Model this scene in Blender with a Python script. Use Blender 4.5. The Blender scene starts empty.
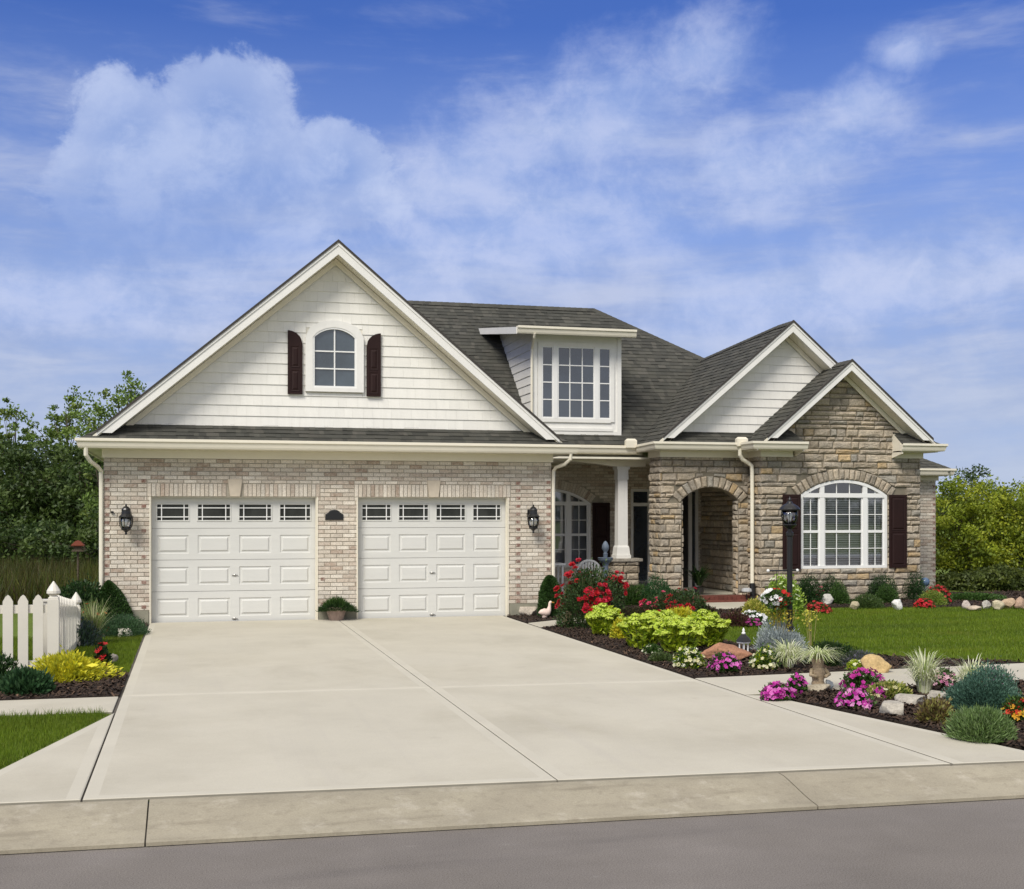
import bpy, math, random
import numpy as np
from mathutils import Vector, Matrix
random.seed(11)
rng = np.random.default_rng(11)
SC = bpy.context.scene
COL = SC.collection
PI = math.pi
rad = math.radians
U = random.uniform

# ------------------------------------------------------------------ camera model (also used to survey ground positions)
FPX, CU, CV, CH = 1250.0, 512.0, 513.0, 1.86
TH = math.atan(320 / 1250.0)
SN, CS = math.sin(TH), math.cos(TH)

def G(u, v, z=0.0):
    """point of the level z that was surveyed at photo position (u, v)"""
    a = (u - CU) / FPX
    d = (CH - z) * FPX / (v - CV)
    return (d * (SN + a * CS), d * (CS - a * SN))

def ppm(x, y):
    return FPX / (x * SN + y * CS)

# ------------------------------------------------------------------ object helpers
W = {}

def tag(o, label=None, cat=None, group=None, kind=None):
    if label: o['label'] = label
    if cat: o['category'] = cat
    if group: o['group'] = group
    if kind: o['kind'] = kind
    return o

def thing(name, loc, label, cat, group=None):
    o = bpy.data.objects.new(name, None)
    o.empty_display_size = 0.2
    COL.objects.link(o)
    o.location = loc
    W[o] = Vector(loc)
    return tag(o, label, cat, group)

def link(name, me, parent=None, loc=(0, 0, 0)):
    o = bpy.data.objects.new(name, me)
    COL.objects.link(o)
    if parent is not None:
        o.parent = parent
        W[o] = W[parent]
    else:
        o.location = loc
        W[o] = Vector(loc)
    return o

class MB:
    """collects polygons; build() links them as one mesh object"""
    def __init__(s):
        s.v = []; s.f = []; s.c = []; s.m = []
    def face(s, pts, col=(1, 1, 1), mi=0):
        i = len(s.v)
        s.v.extend(tuple(p) for p in pts)
        s.f.append(tuple(range(i, i + len(pts)))); s.c.append(col); s.m.append(mi)
    def shell(s, rings, col=(1, 1, 1), mi=0, cap0=False, cap1=True, closed=True, loop=False):
        """rings: lists of equal length; joined by quads"""
        n = len(rings[0]); base = len(s.v)
        for r in rings: s.v.extend(tuple(p) for p in r)
        R = len(rings)
        for k in range(R if loop else R - 1):
            k2 = (k + 1) % R
            for j in range(n if closed else n - 1):
                a = base + k * n + j; b = base + k * n + (j + 1) % n
                c = base + k2 * n + (j + 1) % n; d = base + k2 * n + j
                s.f.append((a, b, c, d)); s.c.append(col); s.m.append(mi)
        if cap0: s.f.append(tuple(base + j for j in reversed(range(n)))); s.c.append(col); s.m.append(mi)
        if cap1:
            b = base + (R - 1) * n
            s.f.append(tuple(b + j for j in range(n))); s.c.append(col); s.m.append(mi)
    def box(s, a, b, col=(1, 1, 1), mi=0):
        x0, x1 = sorted((a[0], b[0])); y0, y1 = sorted((a[1], b[1])); z0, z1 = sorted((a[2], b[2]))
        lo = [(x0, y0, z0), (x1, y0, z0), (x1, y1, z0), (x0, y1, z0)]
        hi = [(x, y, z1) for x, y, _ in lo]
        s.shell([lo, hi], col, mi, cap0=True)
    def prism(s, pts, d, col=(1, 1, 1), mi=0):
        """polygon (CCW seen from the side d points AWAY from ... orientation does not matter for rendering) pushed along d"""
        d = Vector(d); p = [Vector(q) for q in pts]
        s.shell([p, [q + d for q in p]], col, mi, cap0=True)
    def tube(s, pts, r, n=8, col=(1, 1, 1), mi=0, cap=True):
        pts = [Vector(p) for p in pts]
        rr = r if isinstance(r, (list, tuple)) else [r] * len(pts)
        rings = []; up = None
        for i, p in enumerate(pts):
            t = (pts[min(i + 1, len(pts) - 1)] - pts[max(i - 1, 0)]).normalized()
            if up is None:
                up = Vector((0, 0, 1)) if abs(t.z) < .9 else Vector((0, 1, 0))
            x = t.cross(up).normalized(); y = x.cross(t).normalized(); up = y
            rings.append([p + (x * math.cos(2 * PI * k / n) + y * math.sin(2 * PI * k / n)) * rr[i] for k in range(n)])
        s.shell(rings, col, mi, cap0=cap, cap1=cap)
    def lathe(s, prof, c, n=16, col=(1, 1, 1), mi=0, wob=0.0, sq=None):
        rings = []
        for r, z in prof:
            rings.append([(c[0] + r * math.cos(2 * PI * k / n + (PI / n if sq else 0)) * (1 + U(-wob, wob)),
                           c[1] + r * math.sin(2 * PI * k / n + (PI / n if sq else 0)) * (1 + U(-wob, wob)), c[2] + z) for k in range(n)])
        s.shell(rings, col, mi, cap0=True, cap1=True)
    def build(s, name, mats, parent=None, loc=None, smooth=False, merge=False):
        if not isinstance(mats, (list, tuple)): mats = [mats]
        if parent is not None: off = W[parent]
        else:
            if loc is None:
                a = np.array(s.v); loc = (float((a[:, 0].min() + a[:, 0].max()) / 2), float((a[:, 1].min() + a[:, 1].max()) / 2), float(a[:, 2].min()))
            off = Vector(loc)
        me = bpy.data.meshes.new(name)
        v = (np.array(s.v) - np.array(off)).tolist()
        me.from_pydata(v, [], s.f)
        for m in mats: me.materials.append(m)
        at = me.attributes.new('Col', 'FLOAT_COLOR', 'FACE')
        cc = np.ones((len(s.f), 4), dtype=np.float32); cc[:, :3] = np.array(s.c, dtype=np.float32)
        at.data.foreach_set('color', cc.ravel())
        me.polygons.foreach_set('material_index', s.m)
        if smooth: me.polygons.foreach_set('use_smooth', [True] * len(s.f))
        me.update()
        if merge or smooth:
            import bmesh
            bm = bmesh.new(); bm.from_mesh(me)
            bmesh.ops.remove_doubles(bm, verts=bm.verts, dist=0.0005)
            bmesh.ops.recalc_face_normals(bm, faces=bm.faces)
            bm.to_mesh(me); bm.free()
        return link(name, me, parent, tuple(off))

def np_mesh(name, verts, k, cols, mats, parent=None, loc=(0, 0, 0), mi=None):
    """verts (N*k,3): N separate k-gons; cols (N,3)"""
    off = np.array(W[parent] if parent is not None else Vector(loc))
    N = len(verts) // k
    me = bpy.data.meshes.new(name)
    me.vertices.add(N * k); me.vertices.foreach_set('co', (verts - off).astype(np.float32).ravel())
    me.loops.add(N * k); me.loops.foreach_set('vertex_index', np.arange(N * k, dtype=np.int32))
    me.polygons.add(N); me.polygons.foreach_set('loop_start', np.arange(0, N * k, k, dtype=np.int32))
    me.polygons.foreach_set('loop_total', np.full(N, k, dtype=np.int32))
    if not isinstance(mats, (list, tuple)): mats = [mats]
    for m in mats: me.materials.append(m)
    if mi is not None: me.polygons.foreach_set('material_index', np.asarray(mi, dtype=np.int32))
    at = me.attributes.new('Col', 'FLOAT_COLOR', 'FACE')
    cc = np.ones((N, 4), dtype=np.float32); cc[:, :3] = cols
    at.data.foreach_set('color', cc.ravel())
    me.update(calc_edges=True)
    return link(name, me, parent, tuple(off))

# ------------------------------------------------------------------ materials
def mat(name, col=(.5, .5, .5), rough=.6, attr=False, var=.12, vs=3.0, var2=0.0, vs2=40., bump=0., bs=80., spec=.4, metal=0., trans=0., tint=None, ts=1.2, tamt=.5, stretch=(1, 1, 1), coat=0., layers=()):
    m = bpy.data.materials.new(name); m.use_nodes = True
    nt = m.node_tree; N = nt.nodes; L = nt.links
    b = N['Principled BSDF']; out = N['Material Output']
    b.inputs['Roughness'].default_value = rough
    b.inputs['Specular IOR Level'].default_value = spec
    b.inputs['Metallic'].default_value = metal
    b.inputs['Coat Weight'].default_value = coat
    tc = N.new('ShaderNodeTexCoord'); mp = N.new('ShaderNodeMapping'); mp.inputs['Scale'].default_value = stretch
    L.new(tc.outputs['Object'], mp.inputs['Vector'])
    if attr:
        a = N.new('ShaderNodeAttribute'); a.attribute_name = 'Col'; c = a.outputs['Color']
    else:
        a = N.new('ShaderNodeRGB'); a.outputs[0].default_value = (*col, 1); c = a.outputs[0]
    def nz(scale, det=5, ro=.6):
        n = N.new('ShaderNodeTexNoise'); n.inputs['Scale'].default_value = scale; n.inputs['Detail'].default_value = det
        n.inputs['Roughness'].default_value = ro; L.new(mp.outputs[0], n.inputs['Vector']); return n
    def mul(c, n, amt):
        r = N.new('ShaderNodeMapRange'); r.inputs[1].default_value = .3; r.inputs[2].default_value = .7
        r.inputs[3].default_value = 1 - amt; r.inputs[4].default_value = 1 + amt; L.new(n.outputs['Fac'], r.inputs[0])
        x = N.new('ShaderNodeVectorMath'); x.operation = 'SCALE'; L.new(c, x.inputs[0]); L.new(r.outputs[0], x.inputs['Scale']); return x.outputs[0]
    if tint is not None:
        n = nz(ts, 6, .65); r = N.new('ShaderNodeMapRange'); r.inputs[1].default_value = .42; r.inputs[2].default_value = .68; r.inputs[4].default_value = tamt
        L.new(n.outputs['Fac'], r.inputs[0])
        x = N.new('ShaderNodeMix'); x.data_type = 'RGBA'; L.new(r.outputs[0], x.inputs['Factor']); L.new(c, x.inputs['A']); x.inputs['B'].default_value = (*tint, 1); c = x.outputs['Result']
    for (sc, lo, hi, colr, am, st) in layers:       # (scale, noise from, noise to, colour, amount, stretch)
        mp2 = N.new('ShaderNodeMapping'); mp2.inputs['Scale'].default_value = st; mp2.inputs['Location'].default_value = (sc, lo * 9, 3); L.new(tc.outputs['Object'], mp2.inputs['Vector'])
        n = N.new('ShaderNodeTexNoise'); n.inputs['Scale'].default_value = sc; n.inputs['Detail'].default_value = 7; n.inputs['Roughness'].default_value = .62; L.new(mp2.outputs[0], n.inputs['Vector'])
        r = N.new('ShaderNodeMapRange'); r.interpolation_type = 'SMOOTHSTEP'; r.inputs[1].default_value = lo; r.inputs[2].default_value = hi; r.inputs[4].default_value = am; L.new(n.outputs['Fac'], r.inputs[0])
        x = N.new('ShaderNodeMix'); x.data_type = 'RGBA'; L.new(r.outputs[0], x.inputs['Factor']); L.new(c, x.inputs['A']); x.inputs['B'].default_value = (*colr, 1); c = x.outputs['Result']
    if var: c = mul(c, nz(vs), var)
    if var2: c = mul(c, nz(vs2, 3), var2)
    L.new(c, b.inputs['Base Color'])
    if bump:
        n = nz(bs, 6); bp = N.new('ShaderNodeBump'); bp.inputs['Strength'].default_value = 1; bp.inputs['Distance'].default_value = bump
        L.new(n.outputs['Fac'], bp.inputs['Height']); L.new(bp.outputs[0], b.inputs['Normal'])
    if trans:
        t = N.new('ShaderNodeBsdfTranslucent'); L.new(c, t.inputs['Color']); mx = N.new('ShaderNodeMixShader'); mx.inputs[0].default_value = trans
        L.new(b.outputs[0], mx.inputs[1]); L.new(t.outputs[0], mx.inputs[2]); L.new(mx.outputs[0], out.inputs['Surface'])
    return m

def glass_mat(name, fac=.25, tintc=(1, 1, 1)):
    m = bpy.data.materials.new(name); m.use_nodes = True; nt = m.node_tree; N = nt.nodes; L = nt.links
    for n in list(N):
        if n.type == 'BSDF_PRINCIPLED': N.remove(n)
    g = N.new('ShaderNodeBsdfGlossy'); g.inputs['Roughness'].default_value = .02
    t = N.new('ShaderNodeBsdfTransparent'); t.inputs['Color'].default_value = (*tintc, 1)
    lw = N.new('ShaderNodeLayerWeight'); lw.inputs[0].default_value = .35
    r = N.new('ShaderNodeMapRange'); r.inputs[3].default_value = fac; r.inputs[4].default_value = 1; L.new(lw.outputs['Fresnel'], r.inputs[0])
    mx = N.new('ShaderNodeMixShader'); L.new(r.outputs[0], mx.inputs[0]); L.new(t.outputs[0], mx.inputs[1]); L.new(g.outputs[0], mx.inputs[2])
    L.new(mx.outputs[0], N['Material Output'].inputs['Surface'])
    return m

M = dict(
    brick=mat('brick', attr=True, rough=.85, var=.10, vs=5, var2=.22, vs2=55, bump=.004, bs=70, tint=(.66, .60, .51), ts=22, tamt=.55, layers=((30, .60, .74, (.34, .27, .20), .5, (1, 1, 1)),)),
    mortar=mat('mortar', (.37, .34, .275), rough=.95, var=.12, vs=9, bump=.003, bs=120),
    stone=mat('stone', attr=True, rough=.9, var=.20, vs=7, var2=.26, vs2=30, bump=.014, bs=22, tint=(.36, .34, .30), ts=5, tamt=.35),
    smortar=mat('stone_mortar', (.20, .175, .13), rough=.95, var=.15, vs=9, bump=.004, bs=90),
    siding=mat('siding', attr=True, rough=.55, var=.03, vs=2, var2=.03, vs2=30, stretch=(6, 6, .6), bump=.001, bs=30),
    trim=mat('white_trim', (.79, .78, .74), rough=.45, var=.03, vs=2, var2=.02, vs2=14),
    cream=mat('cream_metal', (.80, .75, .62), rough=.4, var=.03, vs=2, tint=(.62, .56, .42), ts=3, tamt=.12),
    soffit=mat('soffit', (.74, .70, .58), rough=.6, var=.05),
    shingle=mat('shingle', attr=True, rough=.93, var=.10, vs=.7, var2=.35, vs2=120, bump=.003, bs=150),
    door=mat('garage_door_paint', (.635, .635, .60), rough=.42, var=.03, vs=1.5, layers=((3, .55, .75, (.60, .60, .57), .35, (1, 1, 1)),), bump=.0006, bs=60, stretch=(1, 1, 8)),
    vinyl=mat('white_vinyl', (.82, .82, .80), rough=.35, var=.02),
    shutter=mat('shutter', (.020, .007, .006), rough=.6, var=.15, spec=.25),
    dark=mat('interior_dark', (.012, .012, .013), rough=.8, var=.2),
    black=mat('black_metal', (.012, .012, .013), rough=.35, var=.1, spec=.5),
    glass=glass_mat('window_glass', .15),
    glassd=glass_mat('window_glass_bay', .10),
    lglass=glass_mat('lamp_glass', .10, (.9, .92, .93)),
    blind=mat('blind', (.75, .75, .73), rough=.5, var=.02),
    curtain=mat('curtain', (.30, .33, .36), rough=.9, var=.25, vs=1.0, stretch=(8, 8, .4)),
    conc=mat('concrete', (.495, .465, .38), rough=.88, var=.06, vs=.55, var2=.06, vs2=120, bump=.0012, bs=260, tint=(.41, .38, .30), ts=.45, tamt=.7, layers=((1.1, .50, .74, (.36, .33, .255), .40, (1, .5, 1)), (3.5, .62, .78, (.33, .29, .23), .30, (1, 1, 1)), (1.6, .52, .72, (.44, .41, .35), .35, (2.2, .10, 1)), (34, .66, .76, (.28, .25, .20), .35, (1, 1, 1)), (26, .5, .75, (.52, .48, .41), .35, (.2, 3, 1)))),
    concb=mat('concrete_edge', (.500, .471, .388), rough=.84, var=.05, vs=1.5, var2=.04, vs2=90),
    curb=mat('curb_concrete', (.345, .31, .23), rough=.9, var=.10, vs=1.2, var2=.10, vs2=90, bump=.002, bs=200, tint=(.25, .22, .165), ts=1.6, tamt=.5, layers=((2.2, .5, .75, (.18, .155, .11), .6, (.5, 3, 3)), (5, .52, .72, (.46, .42, .34), .5, (1, 1, 1)), (14, .5, .7, (.24, .21, .155), .5, (1, 1, 1)), (40, .64, .75, (.15, .13, .10), .4, (1, 1, 1)))),
    joint2=mat('joint_edge', (.27, .25, .20), rough=.95),
    joint=mat('joint', (.10, .09, .075), rough=.95),
    found=mat('foundation', (.27, .26, .20), rough=.9, var=.2, vs=5, bump=.003, bs=60),
    asphalt=mat('asphalt', (.175, .158, .142), rough=.95, spec=.15, var=.10, vs=.9, var2=.4, vs2=120, bump=.002, bs=200, tint=(.225, .205, .19), ts=.6, tamt=.6, layers=((1.0, .5, .72, (.12, .11, .105), .45, (.25, 1.5, 1)), (5, .66, .74, (.34, .32, .30), .45, (.5, 1.6, 1)), (60, .66, .74, (.42, .40, .37), .55, (1, 1, 1)), (45, .64, .74, (.06, .055, .05), .5, (1, 1, 1)))),
    ground=mat('grass_ground', (.105, .16, .010), rough=.95, var=.16, vs=.6, var2=.4, vs2=60, bump=.02, bs=60, tint=(.12, .15, .025), ts=.35, tamt=.6, layers=((1.3, .56, .74, (.20, .19, .06), .5, (1, 1, 1)),)),
    mulch=mat('mulch', (.030, .018, .012), rough=.95, var=.3, vs=12, var2=.5, vs2=90, bump=.03, bs=60),
    chips=mat('mulch_chips', attr=True, rough=.95, var=.2, vs=30),
    grass=mat('grass_blades', attr=True, rough=.6, var=.20, vs=.45, trans=.35, tint=(.175, .215, .014), ts=.5, tamt=.40, stretch=(.3, 1.9, 1), layers=((1.1, .55, .74, (.22, .24, .03), .5, (1, 1, 1)), (.9, .5, .66, (.07, .12, .014), .45, (.25, 2.2, 1)))),
    leaf=mat('leaf', attr=True, rough=.5, var=.18, vs=2.5, trans=.30),
    tleaf=mat('tree_leaf', attr=True, rough=.55, var=.22, vs=.35, trans=.30),
    petal=mat('petal', attr=True, rough=.6, var=.10, vs=9, trans=.25),
    bark=mat('bark', (.09, .07, .05), rough=.95, var=.3, vs=6, bump=.02, bs=25),
    stem=mat('stem', (.10, .12, .04), rough=.8, var=.2),
    rock=mat('rock', attr=True, rough=.9, var=.22, vs=6, var2=.2, vs2=45, bump=.012, bs=20),
    terra=mat('pot_clay', (.30, .22, .18), rough=.85, var=.25, vs=9, bump=.003, bs=60),
    redbrick=mat('red_brick_step', attr=True, rough=.85, var=.2, vs=8, bump=.002, bs=60),
    slateblue=mat('fountain_stone', (.16, .20, .26), rough=.6, var=.2, vs=8),
    greywhite=mat('bench_paint', (.42, .43, .44), rough=.6, var=.1),
    goose=mat('goose_paint', (.74, .58, .50), rough=.6, var=.12, vs=9),
    fencem=mat('fence_vinyl', (.68, .65, .57), rough=.45, var=.04, vs=2, tint=(.55, .52, .42), ts=2.5, tamt=.15),
    redpaint=mat('red_paint', (.25, .03, .015), rough=.7, var=.2),
    brass=mat('handle_metal', (.35, .34, .32), rough=.35, metal=.8),
    bulb=mat('bulb_frosted', (.75, .75, .72), rough=.4, var=.02),
    dkdoor=mat('dark_door', (.03, .028, .027), rough=.45, var=.15),
)

# ------------------------------------------------------------------ laying of blocks
def clip(poly, a, b, c):
    out = []; n = len(poly)
    for i in range(n):
        p = poly[i]; q = poly[(i + 1) % n]
        dp = a * p[0] + b * p[1] - c; dq = a * q[0] + b * q[1] - c
        if dp <= 0: out.append(p)
        if (dp < 0 < dq) or (dq < 0 < dp):
            t = dp / (dp - dq); out.append((p[0] + t * (q[0] - p[0]), p[1] + t * (q[1] - p[1])))
    return out

def clip_region(poly, region):
    n = len(region)
    for i in range(n):
        (x0, y0), (x1, y1) = region[i], region[(i + 1) % n]
        a, b = (y1 - y0), -(x1 - x0); c = a * x0 + b * y0
        poly = clip(poly, a, b, c)
        if len(poly) < 3: return []
    return poly

def area(p):
    return .5 * abs(sum(p[i][0] * p[(i + 1) % len(p)][1] - p[(i + 1) % len(p)][0] * p[i][1] for i in range(len(p))))

class Frame:
    def __init__(s, O, Ux, Vx):
        s.O = Vector(O); s.U = Vector(Ux).normalized(); s.V = Vector(Vx).normalized(); s.N = s.U.cross(s.V)
    def p(s, x, y, n=0.0):
        return s.O + s.U * x + s.V * y + s.N * n

def inset(poly, d):
    """shrink towards the middle by roughly d on each side"""
    cx = sum(p[0] for p in poly) / len(poly); cy = sum(p[1] for p in poly) / len(poly)
    hx = max(abs(p[0] - cx) for p in poly) or 1e-3; hy = max(abs(p[1] - cy) for p in poly) or 1e-3
    fx = max(.1, 1 - d / hx); fy = max(.1, 1 - d / hy)
    return [(cx + (x - cx) * fx, cy + (y - cy) * fy) for x, y in poly]

def emit_brick(mb, fr, poly, col, dep=.012):
    mb.shell([[fr.p(x, y, 0) for x, y in poly], [fr.p(x, y, dep * .75) for x, y in poly],
              [fr.p(x, y, dep) for x, y in inset(poly, .004)]], col)

def emit_stone(mb, fr, poly, col, dep=.036):
    dep *= U(.65, 1.25); tx, ty = U(-.10, .10), U(-.12, .12)
    # add mid points so the rock face can be uneven
    pp = []
    for i in range(len(poly)):
        p = poly[i]; q = poly[(i + 1) % len(poly)]; pp.append(p)
        L = math.hypot(q[0] - p[0], q[1] - p[1]); k = int(L / .09)
        for j in range(1, k): pp.append((p[0] + (q[0] - p[0]) * j / k, p[1] + (q[1] - p[1]) * j / k))
    cx = sum(p[0] for p in pp) / len(pp); cy = sum(p[1] for p in pp) / len(pp)
    def ring(ins, d, j, jd):
        return [fr.p(x + U(-j, j), y + U(-j, j), d + U(-jd, jd) + tx * (x - cx) + ty * (y - cy)) for x, y in inset(pp, ins)]
    r = [[fr.p(x, y, 0) for x, y in pp], ring(.002, dep * .45, .003, .003), ring(.014, dep * .85, .004, .005), ring(.034, dep * 1.1, .006, .008)]
    mb.shell(r, col, cap1=False)
    last = r[-1]; c = fr.p(cx, cy, dep * 1.2)
    for i in range(len(last)): mb.face([last[i], last[(i + 1) % len(last)], c], col)

def subtract_rects(rect, holes):
    """rect=(x0,y0,x1,y1) minus rect holes -> list of rects"""
    out = [rect]
    for h in holes:
        nx = []
        for r in out:
            x0, y0, x1, y1 = r; a, b, c, d = h
            if c <= x0 or a >= x1 or d <= y0 or b >= y1: nx.append(r); continue
            if a > x0: nx.append((x0, y0, a, y1))
            if c < x1: nx.append((c, y0, x1, y1))
            xa, xb = max(x0, a), min(x1, c)
            if b > y0: nx.append((xa, y0, xb, b))
            if d < y1: nx.append((xa, d, xb, y1))
        out = nx
    return out

def lay(mb, fr, region, rows, lengths, gap, emit, colf, holes=(), discs=(), minarea=.0008, quoins=()):
    xs = [p[0] for p in region]; ys = [p[1] for p in region]
    x0, x1, y0, y1 = min(xs), max(xs), min(ys), max(ys)
    y = y0; r = 0
    while y < y1:
        h = rows(r); x = x0 - U(0, 1) * lengths(r)
        if getattr(lengths, 'bond', None): x = x0 - (lengths.bond * .5 if r % 2 else 0)
        while x < x1:
            l = lengths(r)
            for q in subtract_rects((x, y, x + l, y + h), holes):
                a, b, c, d = q
                if c - a < gap * 1.6 or d - b < gap * 1.6: continue
                poly = [(a + gap / 2, b + gap / 2), (c - gap / 2, b + gap / 2), (c - gap / 2, d - gap / 2), (a + gap / 2, d - gap / 2)]
                poly = clip_region(poly, region)
                if len(poly) < 3: continue
                mx, my = (a + c) / 2, (b + d) / 2; ok = True
                for (cx, cy, R, ys_) in discs:
                    if d <= ys_: continue
                    dd = math.hypot(mx - cx, my - cy)
                    ux, uy = ((mx - cx) / dd, (my - cy) / dd) if dd > 1e-6 else (0, 1)
                    if dd < R - .02: ok = False; break
                    poly = clip(poly, -ux, -uy, -(ux * cx + uy * cy + R))
                    if len(poly) < 3: ok = False; break
                if ok and len(poly) >= 3 and area(poly) > minarea: emit(mb, fr, poly, colf(mx, my))
            x += l
        y += h; r += 1

def wall_sheet(mb, fr, x0, x1, y0, ytop, openings, depth=.22, mi=0, mi_rev=0):
    """flat backing with openings [(xa, xb, ya, topfn)] and their reveals (going inwards)"""
    xs = {x0, x1}
    for (a, b, c, t) in openings:
        n = 14
        for i in range(n + 1): xs.add(round(a + (b - a) * i / n, 5))
    for i in range(17): xs.add(round(x0 + (x1 - x0) * i / 16, 5))
    xs = sorted(x for x in xs if x0 - 1e-6 <= x <= x1 + 1e-6)
    for xa, xb in zip(xs, xs[1:]):
        if xb - xa < 1e-5: continue
        xm = (xa + xb) / 2; op = None
        for o in openings:
            if o[0] < xm < o[1]: op = o
        if op is None: mb.face([fr.p(xa, y0), fr.p(xb, y0), fr.p(xb, ytop(xb)), fr.p(xa, ytop(xa))], mi=mi)
        else:
            a, b, c, t = op
            if c > y0 + 1e-4: mb.face([fr.p(xa, y0), fr.p(xb, y0), fr.p(xb, c), fr.p(xa, c)], mi=mi)
            mb.face([fr.p(xa, t(xa)), fr.p(xb, t(xb)), fr.p(xb, ytop(xb)), fr.p(xa, ytop(xa))], mi=mi)
            mb.face([fr.p(xa, t(xa)), fr.p(xb, t(xb)), fr.p(xb, t(xb), -depth), fr.p(xa, t(xa), -depth)], mi=mi_rev)
            if c > y0 + 1e-4: mb.face([fr.p(xa, c), fr.p(xb, c), fr.p(xb, c, -depth), fr.p(xa, c, -depth)], mi=mi_rev)
    for (a, b, c, t) in openings:
        for x in (a, b): mb.face([fr.p(x, c), fr.p(x, t(x)), fr.p(x, t(x), -depth), fr.p(x, c, -depth)], mi=mi_rev)

def arc_top(cx, half, spring, rise):
    if rise < 1e-4: return (lambda x: spring), (cx, spring, 0)
    R = (half * half + rise * rise) / (2 * rise); cy = spring + rise - R
    return (lambda x: cy + math.sqrt(max(0, R * R - min(half, abs(x - cx)) ** 2))), (cx, cy, R)

def voussoirs(mb, fr, cx, cy, R, h, half, width, colf, emit, gap=.01, flare=.0):
    a = math.asin(min(1, half / R)) * (1 + flare); n = max(3, int(round(2 * a * (R + h / 2) / width)))
    for i in range(n):
        a0 = -a + 2 * a * i / n; a1 = -a + 2 * a * (i + 1) / n; g = gap / 2 / R
        hh = h * (1 + U(-.06, .06) * (h > .15))
        poly = [(cx + R * math.sin(a0 + g), cy + R * math.cos(a0 + g)), (cx + (R + hh) * math.sin(a0 + g), cy + (R + hh) * math.cos(a0 + g)),
                (cx + (R + hh) * math.sin(a1 - g), cy + (R + hh) * math.cos(a1 - g)), (cx + R * math.sin(a1 - g), cy + R * math.cos(a1 - g))]
        emit(mb, fr, poly[::-1], colf(0, 0))

# colours of bricks and stones
def brick_col(x=0, y=0):
    t = random.random()
    if t < .07: b = (.40, .31, .24)
    elif t < .24: b = (.50, .42, .34)
    elif t < .66: b = (.58, .515, .425)
    else: b = (.66, .605, .515)
    k = U(.88, 1.1); return tuple(c * k for c in b)
def brick_dark(x=0, y=0):
    k = U(.8, 1.2); return (.22 * k, .12 * k, .09 * k)
def stone_col(x=0, y=0):
    t = random.random()
    b = (.35, .295, .22) if t < .4 else (.30, .26, .205) if t < .62 else (.40, .34, .26) if t < .86 else (.26, .24, .20) if t < .94 else (.38, .28, .155)
    k = U(.78, 1.15); return (b[0] * k * 1.12, b[1] * k * 1.11, b[2] * k * 1.10)
def len_brick(r): return .213
len_brick.bond = .213
def row_brick(r): return .0705
def len_stone(r): return random.choice((.18, .26, .34, .42, .55)) * U(.85, 1.15)
_rh = [random.choice((.09, .105, .12, .135, .165)) for _ in range(80)]
def row_stone(r): return _rh[r % 80]

def lay_brick(mb, fr, region, holes=(), discs=()):
    lay(mb, fr, region, row_brick, len_brick, .011, emit_brick, brick_col, holes, discs)
def lay_stone(mb, fr, region, holes=(), discs=()):
    lay(mb, fr, region, row_stone, len_stone, .014, emit_stone, stone_col, holes, discs, minarea=.002)

SH = ((.053, .053, .045), (.059, .058, .049), (.065, .064, .053), (.074, .071, .060), (.047, .047, .040))
def shingle_plane(mb, pts, mi=0, expo=.142, deck=None, thick=.10):
    """pts: convex polygon, CCW seen from outside, first edge = eave"""
    P = [Vector(p) for p in pts]
    Ux = (P[1] - P[0]).normalized(); Nn = None
    for k in range(2, len(P)):
        n = (P[1] - P[0]).cross(P[k] - P[0])
        if n.length > 1e-3: Nn = n.normalized(); break
    fr = Frame(P[0], Ux, Nn.cross(Ux))
    reg = [((p - P[0]).dot(fr.U), (p - P[0]).dot(fr.V)) for p in P]
    xs = [p[0] for p in reg]; ys = [p[1] for p in reg]; x0, x1, y0, y1 = min(xs), max(xs), min(ys), max(ys)
    y = y0
    while y < y1:
        x = x0 - U(0, .3)
        while x < x1:
            l = random.choice((.08, .10, .13, .17, .22)) * U(.9, 1.1)
            poly = clip_region([(x, y), (x + l, y), (x + l, y + expo), (x, y + expo)], reg)
            if len(poly) >= 3:
                base = random.choice(SH); k = U(.85, 1.15); add = random.choice((0, 0, .005))
                top = [fr.p(a, b, .002 + (.010 + add) * (1 - (b - y) / expo) + add * .3) for a, b in poly]
                mb.shell([[fr.p(a, b, -.004) for a, b in poly], top], tuple(c * k for c in base), mi)
            x += l
        y += expo
    if deck is not None:
        top = [p - Nn * .006 for p in P]; bot = [p - Nn * .006 - Vector((0, 0, thick)) for p in P]
        deck.shell([bot, top], cap0=True)
    return fr

def siding(mb, fr, region, holes=(), expo=.181, discs=(), col0=(.805, .79, .735)):
    xs = [p[0] for p in region]; ys = [p[1] for p in region]; x0, x1, y0, y1 = min(xs), max(xs), min(ys), max(ys)
    y = y0
    while y < y1:
        x = x0 - U(0, .3)
        while x < x1:
            l = U(.12, .30)
            for q in subtract_rects((x, y, x + l, y + expo), holes):
                a, b, c, d = q
                poly = clip_region([(a, b), (c - .0015, b), (c - .0015, d), (a, d)], region)
                if len(poly) < 3: continue
                k = U(.965, 1.02); lo = U(0, .0015)
                top = [fr.p(px, py, .003 + (.015 + lo) * (1 - (py - y) / expo)) for px, py in poly]
                mb.shell([[fr.p(px, py, 0) for px, py in poly], top], tuple(v * k for v in col0))
            x += l
        y += expo

def bar(mb, fr, x0, y0, x1, y1, n0, n1, col=(1, 1, 1), mi=0):
    """axis aligned box in frame coordinates"""
    lo = [(x0, y0), (x1, y0), (x1, y1), (x0, y1)]
    mb.shell([[fr.p(x, y, n0) for x, y in lo], [fr.p(x, y, n1) for x, y in lo]], col, mi, cap0=True)

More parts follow.
